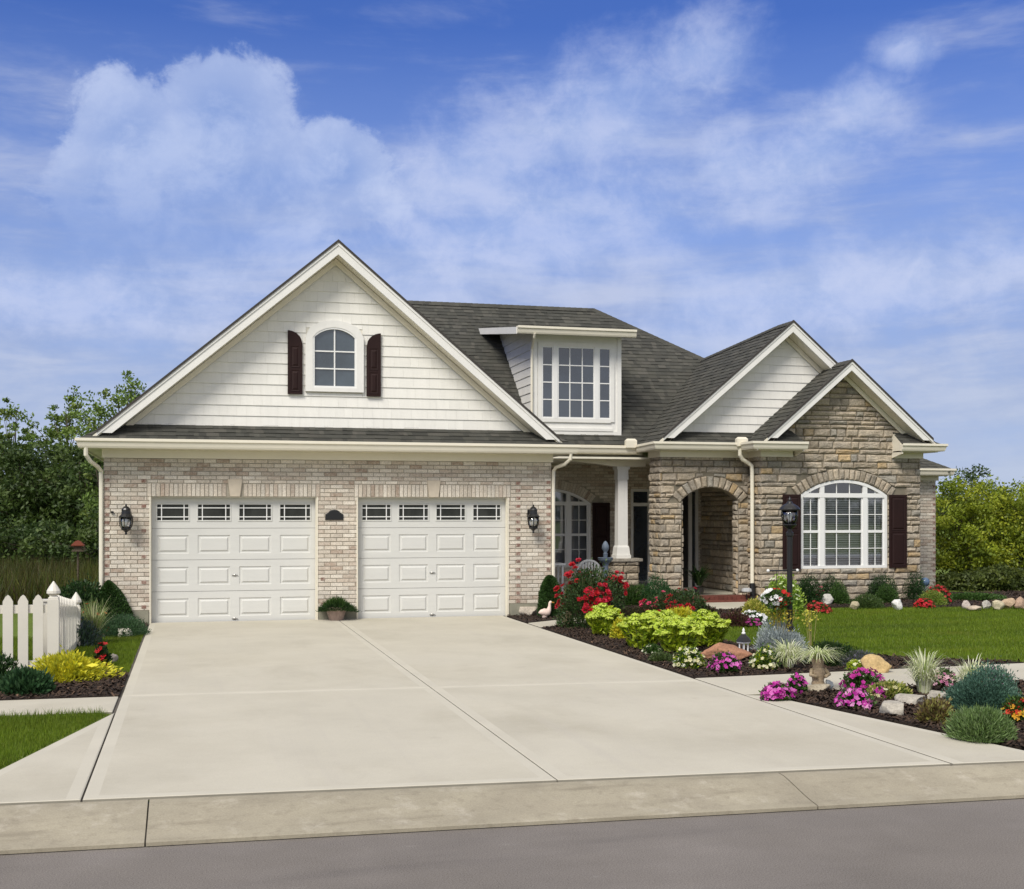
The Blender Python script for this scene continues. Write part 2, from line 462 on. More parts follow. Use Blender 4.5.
def arc_bar(mb, fr, cx, cy, R0, R1, half, n0, n1, col=(1, 1, 1), mi=0, a0=None, a1=None, seg=18):
    a = math.asin(min(1, half / R0)); a0 = -a if a0 is None else a0; a1 = a if a1 is None else a1
    rings = []
    for i in range(seg + 1):
        t = a0 + (a1 - a0) * i / seg; s, c = math.sin(t), math.cos(t)
        rings.append([fr.p(cx + R0 * s, cy + R0 * c, n0), fr.p(cx + R1 * s, cy + R1 * c, n0), fr.p(cx + R1 * s, cy + R1 * c, n1), fr.p(cx + R0 * s, cy + R0 * c, n1)])
    mb.shell(rings, col, mi, cap0=True)
# ================================================================== THE HOUSE
house = thing('house', (7.6, 24.0, 0), 'gabled house of pale brick and tan stone with white siding and dark shingle roof', 'house')
FR = lambda y, x=0: Frame((x, y, 0), (1, 0, 0), (0, 0, 1))            # faces the street
def cst(z): return lambda x: z

# ---------------- garage front wall (brick)
GY = 21.7
f = FR(GY)
doors = [(-.666, 2.079), (2.789, 5.469)]
DT = 2.135
w = MB()
wall_sheet(w, f, -1.40, 6.27, .0, cst(2.95), [(a, b, -.001, cst(DT)) for a, b in doors], depth=.16)
b = MB()
holes = []
for a, c in doors:
    holes += [(a, 0, c, DT), (a - .06, DT, c + .06, DT + .225)]
    cx = (a + c) / 2
    n = int((c - a + .12) / .0715); ww = (c - a + .12) / n
    for i in range(n):                                       # soldier course
        xa = a - .06 + i * ww
        if abs(xa + ww / 2 - cx) < .12: continue
        emit_brick(b, f, [(xa + .005, DT + .005), (xa + ww - .005, DT + .005), (xa + ww - .005, DT + .218), (xa + .005, DT + .218)], brick_col(), .014)
lay_brick(b, f, [(-1.41, .235), (6.28, .235), (6.28, 2.80), (-1.41, 2.80)], holes)
for xq, sgn in ((-1.41, 1), (5.62, 1), (6.28, -1), (2.14, 1), (-.73, -1)):   # dark header ends at the corners
    for k in range(16 if xq != 2.14 else 5):
        if xq in (2.14, -.73) and k % 3: continue
        y = .26 + k * .141 + U(-.01, .01)
        bar(b, f, xq + sgn * .01, y, xq + sgn * .085, y + .055, .005, .0165, brick_dark())
ow = w.build('wall', [M['mortar']], house)
ow['label'] = 'pale brick garage wall'
b.build('brickwork', M['brick'], ow)
for a, c in doors:
    k = MB(); cx = (a + c) / 2
    k.shell([[f.p(cx - .085, DT + .004, 0), f.p(cx + .085, DT + .004, 0), f.p(cx + .125, DT + .30, 0), f.p(cx - .125, DT + .30, 0)],
             [f.p(cx - .08, DT + .006, .04), f.p(cx + .08, DT + .006, .04), f.p(cx + .118, DT + .295, .04), f.p(cx - .118, DT + .295, .04)]], cap0=False)
    k.build('keystone', mat('keystone_stone', (.56, .49, .39), rough=.85, var=.12, bump=.002), ow)
for a, c in ((-1.42, -.70), (2.12, 2.75), (5.51, 6.29)):
    fo = MB(); fo.box((a, GY - .03, 0), (c, GY + .1, .236)); fo.build('foundation', M['found'], ow)

# other brick walls: garage left, garage right (porch), porch back, rear, right wing
w = MB(); b = MB()
fl = Frame((-1.40, 33.2, 0), (0, -1, 0), (0, 0, 1)); wall_sheet(w, fl, 0, 11.5, 0, cst(3.0), [])
lay_brick(b, Frame((-1.405, 33.2, 0), (0, -1, 0), (0, 0, 1)), [(0, .2), (11.5, .2), (11.5, 2.95), (0, 2.95)])
ob = w.build('wall', [M['mortar']], house); b.build('brickwork', M['brick'], ob); w = MB(); b = MB()
fr_ = Frame((6.27, 21.7, 0), (0, 1, 0), (0, 0, 1)); wall_sheet(w, fr_, 0, 6.3, 0, cst(3.1), [])
lay_brick(b, Frame((6.275, 21.7, 0), (0, 1, 0), (0, 0, 1)), [(0, .2), (6.3, .2), (6.3, 3.05), (0, 3.05)])
ob = w.build('wall', [M['mortar']], house); ob['label'] = 'brick side wall of the garage'
b.build('brickwork', M['brick'], ob)

PY = 27.6   # porch back wall
f = FR(PY)
topf, (pcx, pcy, pR) = arc_top(7.95, 1.0, 2.08, .34)
pwin = (6.95, 8.95, .62, topf)
dtop = cst(2.42)
w = MB(); b = MB()
wall_sheet(w, f, 6.28, 12.0, 0, cst(3.1), [pwin, (9.93, 11.62, .1, dtop)], depth=.12)
lay_brick(b, f, [(6.28, .15), (12.0, .15), (12.0, 3.06), (6.28, 3.06)], [(6.95, .62, 8.95, 2.08), (9.93, 0, 11.62, 2.42)], [(pcx, pcy, pR + .22, 2.08)])
voussoirs(b, f, pcx, pcy, pR + .01, .2, 1.0, .072, brick_col, emit_brick)
ob = w.build('wall', [M['mortar']], house); ob['label'] = 'shaded brick wall at the back of the porch'
b.build('brickwork', M['brick'], ob)

w = MB(); b = MB()   # right wing, brick
f = FR(26.0); wall_sheet(w, f, 15.0, 16.93, 0, cst(2.85), [])
lay_brick(b, f, [(15.0, .1), (16.93, .1), (16.93, 2.72), (15.0, 2.72)])
f2 = Frame((16.93, 26.0, 0), (0, 1, 0), (0, 0, 1)); wall_sheet(w, f2, 0, 7.2, 0, cst(2.85), [])
lay_brick(b, f2, [(0, .1), (7.2, .1), (7.2, 2.72), (0, 2.72)])
for kk in range(17):
    bar(b, f, 16.85, .2 + kk * .141, 16.93, .255 + kk * .141, .005, .017, brick_dark())
ob = w.build('wall', [M['mortar']], house); ob['label'] = 'grey brick wall of the right-hand wing'
b.build('brickwork', M['brick'], ob)
w = MB(); w.face([(16.93, 33.2, 0), (-1.4, 33.2, 0), (-1.4, 33.2, 3.1), (16.93, 33.2, 3.1)])
w.face([(-1.4, 33.2, 3.0), (2.41, 33.2, 6.3), (6.2, 33.2, 3.0)])
w.build('rear_wall', M['mortar'], house)

# ---------------- stone entry block
EY, BY = 24.3, 23.7
f = FR(EY)
atop, (ecx, ecy, eR) = arc_top(10.495, .635, 2.12, .28)
w = MB(); s = MB()
wall_sheet(w, f, 9.42, 11.38, 0, cst(3.1), [(9.86, 11.13, .14, atop)], depth=.2)
lay_stone(s, f, [(9.39, .05), (11.36, .05), (11.36, 3.05), (9.39, 3.05)], [(9.86, 0, 11.13, 2.12)], [(ecx, ecy, eR + .235, 2.12)])
voussoirs(s, f, ecx, ecy, eR + .005, .22, .635, .135, lambda a, b: tuple(c * 1.12 for c in stone_col()), emit_stone, gap=.018, flare=.10)
fs = Frame((9.41, 24.92, 0), (0, -1, 0), (0, 0, 1)); wall_sheet(w, fs, 0, .62, 0, cst(3.1), [])
lay_stone(s, fs, [(0, .05), (.62, .05), (.62, 3.05), (0, 3.05)])
fj = Frame((11.125, EY + .20, 0), (0, -1, 0), (0, 0, 1))        # right jamb of the arch, faces left
lay_stone(s, fj, [(0, .14), (.21, .14), (.21, 2.12), (0, 2.12)])
fj = Frame((9.865, EY, 0), (0, 1, 0), (0, 0, 1)); lay_stone(s, fj, [(0, .14), (.20, .14), (.20, 2.12), (0, 2.12)])
w.box((9.43, 24.51, 0), (9.855, 24.90, 3.1))
w.box((11.14, 24.51, 0), (11.85, 24.60, 3.1)); w.box((9.8, 24.51, 2.45), (11.2, 24.60, 3.1))
fp = Frame((11.70, PY, 0), (0, -1, 0), (0, 0, 1)); wall_sheet(w, fp, 0, 3.0, 0, cst(3.1), [])
lay_stone(s, fp, [(0, .12), (3.0, .12), (3.0, 3.05), (0, 3.05)])
ob = w.build('wall', [M['smortar']], house); ob['label'] = 'stone entry block with an arched opening'
s.build('stonework', M['stone'], ob)

# ---------------- stone bay with the large arched window
f = FR(BY)
btop, (bcx, bcy, bR) = arc_top(13.262, 1.012, 2.23, .325)
w = MB(); s = MB()
gz = lambda x: 4.86 - .85 * abs(x - 13.2)
wall_sheet(w, f, 11.37, 15.05, 0, lambda x: max(3.0, gz(x)), [(12.25, 14.274, .70, btop)], depth=.14)
hb = [(12.25, .70, 14.274, 2.23)]; db = [(bcx, bcy, bR + .235, 2.23)]
lay_stone(s, f, [(11.36, .02), (15.06, .02), (15.06, 3.2), (13.2, 4.80), (11.36, 3.2)], hb, db)
voussoirs(s, f, bcx, bcy, bR + .01, .22, 1.012, .125, stone_col, emit_stone, gap=.016, flare=.08)
fs = Frame((11.375, 24.31, 0), (0, -1, 0), (0, 0, 1)); wall_sheet(w, fs, 0, .61, 0, cst(3.1), [])
lay_stone(s, fs, [(0, .02), (.61, .02), (.61, 3.05), (0, 3.05)])
fs = Frame((15.045, 23.7, 0), (0, 1, 0), (0, 0, 1)); wall_sheet(w, fs, 0, 2.3, 0, cst(3.1), [])
lay_stone(s, fs, [(0, .02), (2.3, .02), (2.3, 3.05), (0, 3.05)])
ob = w.build('wall', [M['smortar']], house); ob['label'] = 'stone gable wall of the bay with an arched window'
s.build('stonework', M['stone'], ob)

# ---------------- porch: floor, ceiling, beam, column, pedestal
w = MB(); w.box((6.3, 24.95, 0), (11.8, PY, .10)); w.box((9.45, 24.2, 0), (11.3, 24.95, .10))
w.build('porch_floor', M['conc'], house)
s = MB()
def rb(x, y): k_ = U(.8, 1.2); return (.13 * k_, .038 * k_, .026 * k_)
x = 9.6
s.box((9.55, 23.8, 0), (11.35, 24.24, .07), rb(0, 0))
while x < 11.3:
    for yy, zz in ((23.86, .145), ):
        s.box((x + .004, yy, .07), (x + .096, yy + .2, zz), rb(0, 0)); s.box((x + .004, yy + .21, .07), (x + .096, yy + .44, zz), rb(0, 0))
    x += .1
s.build('entry_step', M['redbrick'], house)
c_ = MB(); c_.box((6.28, 25.0, 3.0), (11.9, PY, 3.04)); c_.build('porch_ceiling', M['soffit'], house)
f = FR(25.46)
bm_ = MB()
n = 24; y0a = 2.86
def barch(x):   # underside of the beam: flat near the column, low arch to the left
    t = (x - 7.0) / 1.80
    return 2.995 if x < 7.0 else (2.86 if x > 8.80 else 2.86 + .135 * (1 - t * t))
xs = [6.28 + (9.5 - 6.28) * i / 40 for i in range(41)]
for i in range(40):
    a, c = xs[i], xs[i + 1]
    for nn in (0, -.24): bm_.face([f.p(a, barch(a), nn), f.p(c, barch(c), nn), f.p(c, 3.12, nn), f.p(a, 3.12, nn)])
    bm_.face([f.p(a, barch(a), 0), f.p(c, barch(c), 0), f.p(c, barch(c), -.24), f.p(a, barch(a), -.24)])
bm_.build('porch_beam', M['cream'], house)
co = MB(); cx_ = 8.985; cy_ = 25.58
def sq(mb, hw, z0, z1, hw2=None):
    hw2 = hw if hw2 is None else hw2
    mb.shell([[(cx_ - hw, cy_ - hw, z0), (cx_ + hw, cy_ - hw, z0), (cx_ + hw, cy_ + hw, z0), (cx_ - hw, cy_ + hw, z0)],
              [(cx_ - hw2, cy_ - hw2, z1), (cx_ + hw2, cy_ - hw2, z1), (cx_ + hw2, cy_ + hw2, z1), (cx_ - hw2, cy_ + hw2, z1)]], cap0=True)
sq(co, .165, .885, .96); sq(co, .15, .96, 1.12, .135); sq(co, .135, 1.12, 1.16, .115); sq(co, .112, 1.16, 2.62, .105)
sq(co, .125, 2.58, 2.63); sq(co, .118, 2.63, 2.80); sq(co, .145, 2.80, 2.858)
co.build('column', M['trim'], house)
pe = MB()
pe.box((8.75, 25.34, 0), (9.27, 25.86, .83))
wp = MB()
for O, Ux in (((8.72, 25.33, 0), (1, 0, 0)), ((9.28, 25.33, 0), (0, 1, 0)), ((8.74, 25.87, 0), (0, -1, 0))):
    lay_stone(wp, Frame(O, Ux, (0, 0, 1)), [(0, 0), (.56, 0), (.56, .82), (0, .82)])
wp.box((8.66, 25.26, .825), (9.36, 25.94, .885), (.32, .29, .24))
op = pe.build('pedestal', M['smortar'], house); wp.build('stonework', M['stone'], op)

# ---------------- roof
sh = MB(); dk = MB()
S1, RZ, RX = .843, 6.463, 2.405
zg = lambda x: RZ - S1 * abs(x - RX)
sh_ = lambda pts, d=True, th=.10: shingle_plane(sh, pts, deck=dk if d else None, thick=th)
GX0, GX1 = -1.66, 6.47
sh_([(GX0, 33.6, zg(GX0)), (GX0, 21.28, zg(GX0)), (RX, 21.28, RZ), (RX, 33.6, RZ)], th=.08)
sh_([(GX1, 21.28, zg(GX1)), (GX1, 33.6, zg(GX1)), (RX, 33.6, RZ), (RX, 21.28, RZ)], th=.08)
sh_([(-1.78, 21.20, 3.055), (6.62, 21.20, 3.055), (6.09, 21.72, 3.355), (-1.28, 21.72, 3.355)], d=False)   # pent roof over the doors
MZ, MY, EZ, EYV = 6.87, 29.3, 3.30, 25.08
sh_([(-.2, EYV, EZ), (15.5, EYV, EZ), (9.6, MY, MZ), (4.0, MY, MZ)])
sh_([(15.5, 33.5, EZ), (-.2, 33.5, EZ), (4.0, MY, MZ), (9.6, MY, MZ)])
sh_([(15.5, EYV, EZ), (15.5, 33.5, EZ), (9.6, MY, MZ)])
sh_([(-.2, 33.5, EZ), (-.2, EYV, EZ), (4.0, MY, MZ)])
# entry gable
S2 = .85; EX = 12.19; EZR = 5.865
ze = lambda x: EZR - S2 * abs(x - EX)
sh_([(9.17, 25.1, ze(9.17)), (9.17, 23.9, ze(9.17)), (EX, 23.9, EZR), (EX, 24.6, EZR), (11.77, 27.67, ze(11.77))], th=.08)
sh_([(15.22, 23.9, ze(15.22)), (15.22, 25.1, ze(15.22)), (12.75, 27.67, ze(12.75)), (EX, 24.6, EZR), (EX, 23.9, EZR)], th=.08)
sh_([(12.75, 27.67, ze(12.75)), (11.77, 27.67, ze(11.77)), (EX, 24.6, EZR)])
sh_([(9.17, 23.88, 3.29), (11.6, 23.88, 3.29), (11.6, 24.32, 3.56), (9.49, 24.32, 3.56)], d=False)
# bay gable
BX = 13.2; zb = lambda x: ze(13.2) - S2 * abs(x - BX)
sh_([(11.08, 24.36, zb(11.08)), (11.08, 23.28, zb(11.08)), (BX, 23.28, zb(BX)), (BX, 24.36, zb(BX))], th=.07)
sh_([(15.22, 23.28, zb(15.22)), (15.22, 23.9, zb(15.22)), (BX, 23.9, zb(BX)), (BX, 23.28, zb(BX))], th=.07)
sh_([(11.0, 23.26, 3.285), (12.18, 23.26, 3.285), (12.0, 23.72, 3.60), (11.60, 23.72, 3.60)], d=False)      # cornice returns
sh_([(14.38, 23.26, 3.285), (15.34, 23.26, 3.285), (14.82, 23.72, 3.60), (14.38, 23.72, 3.60)], d=False)
# right wing
sh_([(14.9, 25.6, 2.87), (17.10, 25.6, 2.87), (15.6, 27.38, 3.76), (14.9, 27.38, 3.76)])
sh_([(17.10, 25.6, 2.87), (17.10, 33.5, 2.87), (15.6, 31.7, 3.76), (15.6, 27.38, 3.76)])
# ridge caps
def ridge(p0, p1, col=None):
    p0 = Vector(p0); p1 = Vector(p1); d = (p1 - p0); L = d.length; d.normalize(); side = d.cross(Vector((0, 0, 1))).normalized()
    t = 0
    while t < L:
        a = p0 + d * t; b_ = p0 + d * min(L, t + .2); kk = U(.8, 1.1); bb = random.choice(SH[:3])
        for sg in (-1, 1):
            sh.face([a + Vector((0, 0, .022)), b_ + Vector((0, 0, .03)), b_ + side * sg * .13 - Vector((0, 0, .085)), a + side * sg * .13 - Vector((0, 0, .075))], tuple(q * kk for q in bb))
        t += .145
ridge((RX, 21.28, RZ), (RX, 33.6, RZ)); ridge((4, MY, MZ), (9.6, MY, MZ)); ridge((9.6, MY, MZ), (15.5, EYV, EZ)); ridge((9.6, MY, MZ), (15.5, 33.5, EZ))
ridge((EX, 23.9, EZR), (EX, 24.6, EZR)); ridge((EX, 24.6, EZR), (11.77, 27.67, ze(11.77))); ridge((BX, 23.28, zb(BX)), (BX, 24.3, zb(BX)))
ridge((17.10, 25.6, 2.87), (15.6, 27.38, 3.76))
roof = sh.build('roof', [M['shingle']], house)
dk.build('roof_deck', M['soffit'], roof)

# ---------------- rake boards and soffits
def rake(xa, za, slope, xl, xr, Yf, Yw, cutl, cutr, h=.215):
    mb = MB(); so = MB(); ed = MB()
    for sg, xe, cut in ((-1, xl, cutl), (1, xr, cutr)):
        dz = .012
        xt = min((za - dz - cut) / slope, abs(xe - xa)); xb2 = min(xt, (za - h - cut) / slope)
        p = [(xa, za - dz), (xa + sg * xt, za - dz - slope * xt), (xa + sg * xb2, max(cut, za - h - slope * xb2)), (xa, za - h)]
        for y0_, y1_, q in ((Yf, Yf + .035, p),):
            lo = [(x, y0_, z) for x, z in q]; hi = [(x, y1_, z) for x, z in q]
            mb.shell([lo, hi], cap0=True)
        # small crown strip
        q = [(xa, za - dz), (xa + sg * xt, za - dz - slope * xt), (xa + sg * xt, za - dz - .05 - slope * xt), (xa, za - dz - .05)]
        mb.shell([[(x, Yf - .015, z) for x, z in q], [(x, Yf - .0005, z) for x, z in q]], cap0=True)
        q = [(xa, za + .035), (xa + sg * xt, za + .035 - slope * xt), (xa + sg * xt, za - .012 - slope * xt), (xa, za - .012)]
        ed.shell([[(x, Yf - .03, z) for x, z in q], [(x, Yf + .02, z) for x, z in q]], (.055, .05, .045), cap0=True)
        # soffit under the overhang and frieze board on the wall
        xs_ = xt - .02
        so.face([(xa, Yf + .035, za - h + .01), (xa + sg * xs_, Yf + .035, za - h + .01 - slope * xs_), (xa + sg * xs_, Yw, za - h + .01 - slope * xs_), (xa, Yw, za - h + .01)])
        q = [(xa, za - h - .0), (xa + sg * xs_, za - h - slope * xs_), (xa + sg * max(.01, xs_ - .11 / slope), za - h - slope * xs_), (xa, za - h - .11)]
        so.shell([[(x, Yw - .03, z) for x, z in q], [(x, Yw + .002, z) for x, z in q]], cap0=True)
    o = mb.build('rake_board', M['trim'], roof) ; so.build('rake_soffit', M['cream'], house); ed.build('shingle_edge', M['shingle'], roof)
    return o
rake(RX, RZ, S1, GX0, GX1, 21.265, 21.66, 3.16, 3.16)
rake(EX, EZR, S2, 9.17, 13.35, 23.885, 24.27, 3.39, 4.55)
rake(BX, zb(BX), S2, 11.2, 15.2, 23.265, 23.64, 3.385, 3.385, h=.20)

# ---------------- siding gables
s = MB(); f = FR(21.70)
gtop, (gcx, gcy, gR) = arc_top(2.385, .50, 4.86, .33)
siding(s, f, [(-1.2, 3.33), (6.0, 3.33), (RX, 3.33 + 3.6 * S1)], holes=[(1.9, 3.93, 2.87, 5.05)])
s.face([f.p(-1.3, 3.2), f.p(6.1, 3.2), f.p(RX, 6.28)], (.72, .69, .6))
s.build('gable_siding', M['siding'], house)
s = MB(); f = FR(24.30)
siding(s, f, [(9.60, 3.55), (14.78, 3.55), (EX, 3.55 + 2.59 * .85)])
s.face([f.p(9.4, 3.3), f.p(14.98, 3.3), f.p(EX, 5.6)], (.72, .69, .6))
s.build('gable_siding', M['siding'], house)

# ---------------- eaves: friezes, soffits, gutters, downspouts
for a_, c_ in (
    ((-1.44, 21.655, 2.775), (6.31, 21.70, 2.945)),
    ((-1.44, 21.70, 2.775), (-1.41, 33, 2.945)),
    ((6.28, 21.70, 2.775), (6.31, 25.3, 2.945)),
    ((9.36, 24.235, 3.02), (11.38, 24.30, 3.19)),
    ((9.36, 24.30, 3.02), (9.40, 24.95, 3.19)),
    ((11.33, 23.635, 3.02), (12.06, 23.70, 3.17)),
    ((11.33, 23.70, 3.02), (11.36, 24.235, 3.17)),
    ((14.42, 23.635, 3.02), (15.10, 23.70, 3.17)),
    ((15.06, 23.70, 3.02), (15.10, 26, 3.17)),
    ((15.05, 25.94, 2.62), (16.98, 26.0, 2.76)),
    ((16.94, 26.0, 2.62), (16.98, 33, 2.76)),
):
    q_ = MB(); q_.box(a_, c_); q_.build('frieze_board', M['cream'], house)
# returns end boards
for x, s_, q in ((12.14, 1, [(23.30, 3.13), (23.70, 3.03), (23.70, 3.32), (23.30, 3.275)]), (14.38, -1, [(23.30, 3.10), (23.70, 3.02), (23.70, 3.60), (23.30, 3.29)])):
    ev = MB()
    ev.shell([[(x, a, b) for a, b in q], [(x - .03 * s_, a, b) for a, b in q]], cap0=True)
    ev.build('return_board', M['cream'], house)
for a_, c_ in (
    ((-1.72, 21.30, 2.915), (6.55, 21.66, 2.94)),
    ((-1.72, 21.66, 2.915), (-1.44, 33.5, 2.94)),
    ((6.31, 21.66, 2.915), (6.55, 25.0, 2.94)),
    ((6.55, 25.12, 3.10), (9.3, 25.46, 3.13)),
    ((9.22, 23.98, 3.15), (11.33, 24.235, 3.175)),
    ((9.22, 24.235, 3.15), (9.36, 25.12, 3.175)),
    ((11.12, 23.34, 3.14), (12.14, 23.635, 3.165)),
    ((14.38, 23.34, 3.14), (15.26, 23.635, 3.165)),
    ((15.10, 23.635, 3.14), (15.26, 25.6, 3.165)),
    ((15.1, 25.66, 2.72), (17.04, 25.94, 2.745)),
    ((16.98, 25.94, 2.72), (17.04, 33.4, 2.745)),
):
    q_ = MB(); q_.box(a_, c_); q_.build('eave_soffit', M['cream'], house)
GP = [(0, 0), (0, -.155), (.07, -.155), (.085, -.125), (.10, -.065), (.125, -.045), (.125, 0), (.11, 0), (.11, -.02), (.012, -.02), (.012, 0)]
def gutter(mb, p0, p1, out, e0=0., e1=0.):
    p0 = Vector(p0); p1 = Vector(p1); d = (p1 - p0).normalized(); out = Vector(out)
    # e0/e1: how much the outer lip runs past the end (mitre)
    r0 = [p0 + out * o + Vector((0, 0, z)) - d * (e0 * o / .125) for o, z in GP]
    r1 = [p1 + out * o + Vector((0, 0, z)) + d * (e1 * o / .125) for o, z in GP]
    mb.shell([r0, r1], cap0=True)
g = MB()
gutter(g, (-1.70, 21.29, 3.07), (6.55, 21.29, 3.07), (0, -1, 0), .125, .125)
gutter(g, (-1.70, 21.29, 3.07), (-1.70, 33.5, 3.07), (-1, 0, 0), .125)
gutter(g, (6.55, 21.29, 3.07), (6.55, 25.0, 3.07), (1, 0, 0), .125)
gutter(g, (6.5, 25.10, 3.275), (9.20, 25.10, 3.275), (0, -1, 0), 0, -.125)
gutter(g, (9.20, 25.10, 3.295), (9.20, 23.96, 3.315), (-1, 0, 0), -.125, .125)
gutter(g, (9.20, 23.96, 3.315), (11.08, 23.96, 3.315), (0, -1, 0), .125, -.125)
gutter(g, (11.08, 23.96, 3.315), (11.08, 23.34, 3.315), (-1, 0, 0), -.125, .125)
gutter(g, (11.08, 23.34, 3.315), (12.20, 23.34, 3.315), (0, -1, 0), .125, 0)
gutter(g, (14.36, 23.34, 3.315), (15.30, 23.34, 3.315), (0, -1, 0), 0, .125)
gutter(g, (15.30, 23.34, 3.315), (15.30, 33.0, 3.315), (1, 0, 0), .125)
gutter(g, (15.0, 25.66, 2.89), (17.06, 25.66, 2.89), (0, -1, 0), 0, .125)
gutter(g, (17.06, 25.66, 2.89), (17.06, 33.4, 2.89), (1, 0, 0), .125)
# gutter end lumps (leaf guards at the inside corners)
for x, y in ((9.0, 24.98), (11.02, 23.86)):
    g.shell([[(x - .13, y - .05, 3.24), (x + .11, y - .05, 3.24), (x + .11, y + .06, 3.24), (x - .13, y + .06, 3.24)],
             [(x - .13, y - .05, 3.39), (x + .11, y - .05, 3.39), (x + .11, y + .06, 3.39), (x - .13, y + .06, 3.39)],
             [(x - .09, y - .03, 3.43), (x + .07, y - .03, 3.43), (x + .07, y + .03, 3.43), (x - .09, y + .03, 3.43)]], cap0=True)
gut = g.build('gutter', M['cream'], house)
def downspout(pts, r=.036):
    mb = MB(); mb.tube(pts, r, 8); o = mb.build('downspout', M['cream'], house)
    return o
downspout([(-1.66, 21.25, 2.93), (-1.66, 21.27, 2.80), (-1.60, 21.35, 2.70), (-1.50, 21.55, 2.62), (-1.455, 21.66, 2.55), (-1.452, 21.67, 2.4), (-1.452, 21.67, .12)])
downspout([(6.52, 21.25, 2.93), (6.52, 21.27, 2.82), (6.45, 21.4, 2.73), (6.35, 21.6, 2.68), (6.32, 21.66, 2.62), (6.318, 21.67, 2.4), (6.318, 21.67, .12)], .032)
o = downspout([(10.98, 23.88, 3.20), (10.99, 23.9, 3.06), (11.06, 23.93, 2.97), (11.20, 23.95, 2.90), (11.27, 23.93, 2.84), (11.28, 23.93, 2.75), (11.28, 23.93, .40)], .042)
mb = MB(); mb.tube([(11.28, 23.93, .40), (11.28, 23.9, .12), (11.15, 23.7, .05)], .06, 10); mb.build('drain_boot', M['black'], o)

# ---------------- windows
gabglass = mat('gable_glass', (.045, .062, .075), rough=.05, var=.35, vs=1.5, spec=1.0, coat=.8)
def arch_window(cx, half, y0, spring, rise, Y, mull, cols, rows_, blinds, glass, fw=.06, transom=True, dark_n=-.30, mw=.10, name='window', mt=.016):
    """mull: x positions of the vertical mullions relative to cx; cols: panes per light"""
    f = FR(Y)
    tf, (ax, ay, R) = arc_top(cx, half, spring, rise)
    fm = MB()
    bar(fm, f, cx - half, y0, cx + half, y0 + fw, -.09, -.005)
    for s_ in (-1, 1): bar(fm, f, cx + s_ * half, y0 + fw, cx + s_ * (half - fw), spring, -.09, -.006)
    arc_bar(fm, f, ax, ay, R - fw, R, half - .001, -.09, -.005, a0=-math.asin(half / R), a1=math.asin(half / R))
    edges = [cx - half + fw] + sorted(m for mm in mull for m in (cx + mm - mw / 2, cx + mm + mw / 2)) + [cx + half - fw]
    for mm in mull: bar(fm, f, cx + mm - mw / 2, y0 + fw, cx + mm + mw / 2, tf(cx + mm) - fw, -.088, -.012)
    if transom: bar(fm, f, cx - half + fw, spring - .045, cx + half - fw, spring + .045, -.087, -.008)
    win = fm.build(name, M['vinyl'], house)
    mu = MB()
    top = spring - .045 if transom else None
    for i in range(0, len(edges), 2):
        a, c = edges[i], edges[i + 1]; n = cols[i // 2]
        if transom:
            mid = (y0 + fw + top) / 2
            bar(mu, f, a, mid - .028, c, mid + .028, -.075, -.03)
            for (q, t_) in ((a, 1), (c, -1)): bar(mu, f, q, y0 + fw, q + t_ * .03, top, -.07, -.032)
            for j in range(1, n): bar(mu, f, a + (c - a) * j / n - mt / 2, y0 + fw, a + (c - a) * j / n + mt / 2, top, -.062, -.045)
            for r0, r1 in ((y0 + fw, mid), (mid, top)):
                for j in range(1, rows_): yy = r0 + (r1 - r0) * j / rows_; bar(mu, f, a, yy - mt / 2, c, yy + mt / 2, -.063, -.046)
            for j in range(1, n):
                xx = a + (c - a) * j / n; bar(mu, f, xx - mt / 2, spring + .045, xx + mt / 2, tf(xx) - fw * .9, -.062, -.045)
        else:
            for j in range(1, n): xx = a + (c - a) * j / n; bar(mu, f, xx - mt / 2, y0 + fw, xx + mt / 2, tf(xx) - fw * .9, -.062, -.03)
            for j in range(1, rows_): yy = y0 + fw + (spring + rise * .3 - y0 - fw) * j / rows_ * 1.0; bar(mu, f, a, yy - mt / 2, c, yy + mt / 2, -.063, -.031)
    mu.build('muntin', M['vinyl'], win)
    gl = MB(); n = 20
    for i in range(n):
        xa = cx - half + 2 * half * i / n; xb = cx - half + 2 * half * (i + 1) / n
        gl.face([f.p(xa, y0, -.055), f.p(xb, y0, -.055), f.p(xb, tf(xb), -.055), f.p(xa, tf(xa), -.055)])
    gl.build('pane', glass, win)
    if blinds == 'none': return win
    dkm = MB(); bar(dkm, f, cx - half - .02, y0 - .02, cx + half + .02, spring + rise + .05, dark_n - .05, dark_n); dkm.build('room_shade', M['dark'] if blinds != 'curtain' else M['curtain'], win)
    if blinds is True:
        bl = MB()
        for i in range(0, len(edges), 2):
            y = y0 + .06; a, c = edges[i] + .01, edges[i + 1] - .01
            while y < spring - .05:
                q = [f.p(a, y, -.105), f.p(c, y, -.105), f.p(c, y + .034, -.122), f.p(a, y + .034, -.122)]
                bl.shell([q, [p + Vector((0, 0, .003)) for p in q]], cap0=True)
                y += .048
        bl.build('blind', M['blind'], win)
    return win
bw = arch_window(13.262, 1.012, .70, 2.23, .325, BY - .01, (-.50, .50), (2, 3, 2), 2, True, M['glass'])
pw = arch_window(7.95, 1.0, .62, 2.08, .34, PY - .01, (-.46, .46), (2, 2, 2), 2, 'curtain', M['glass'])
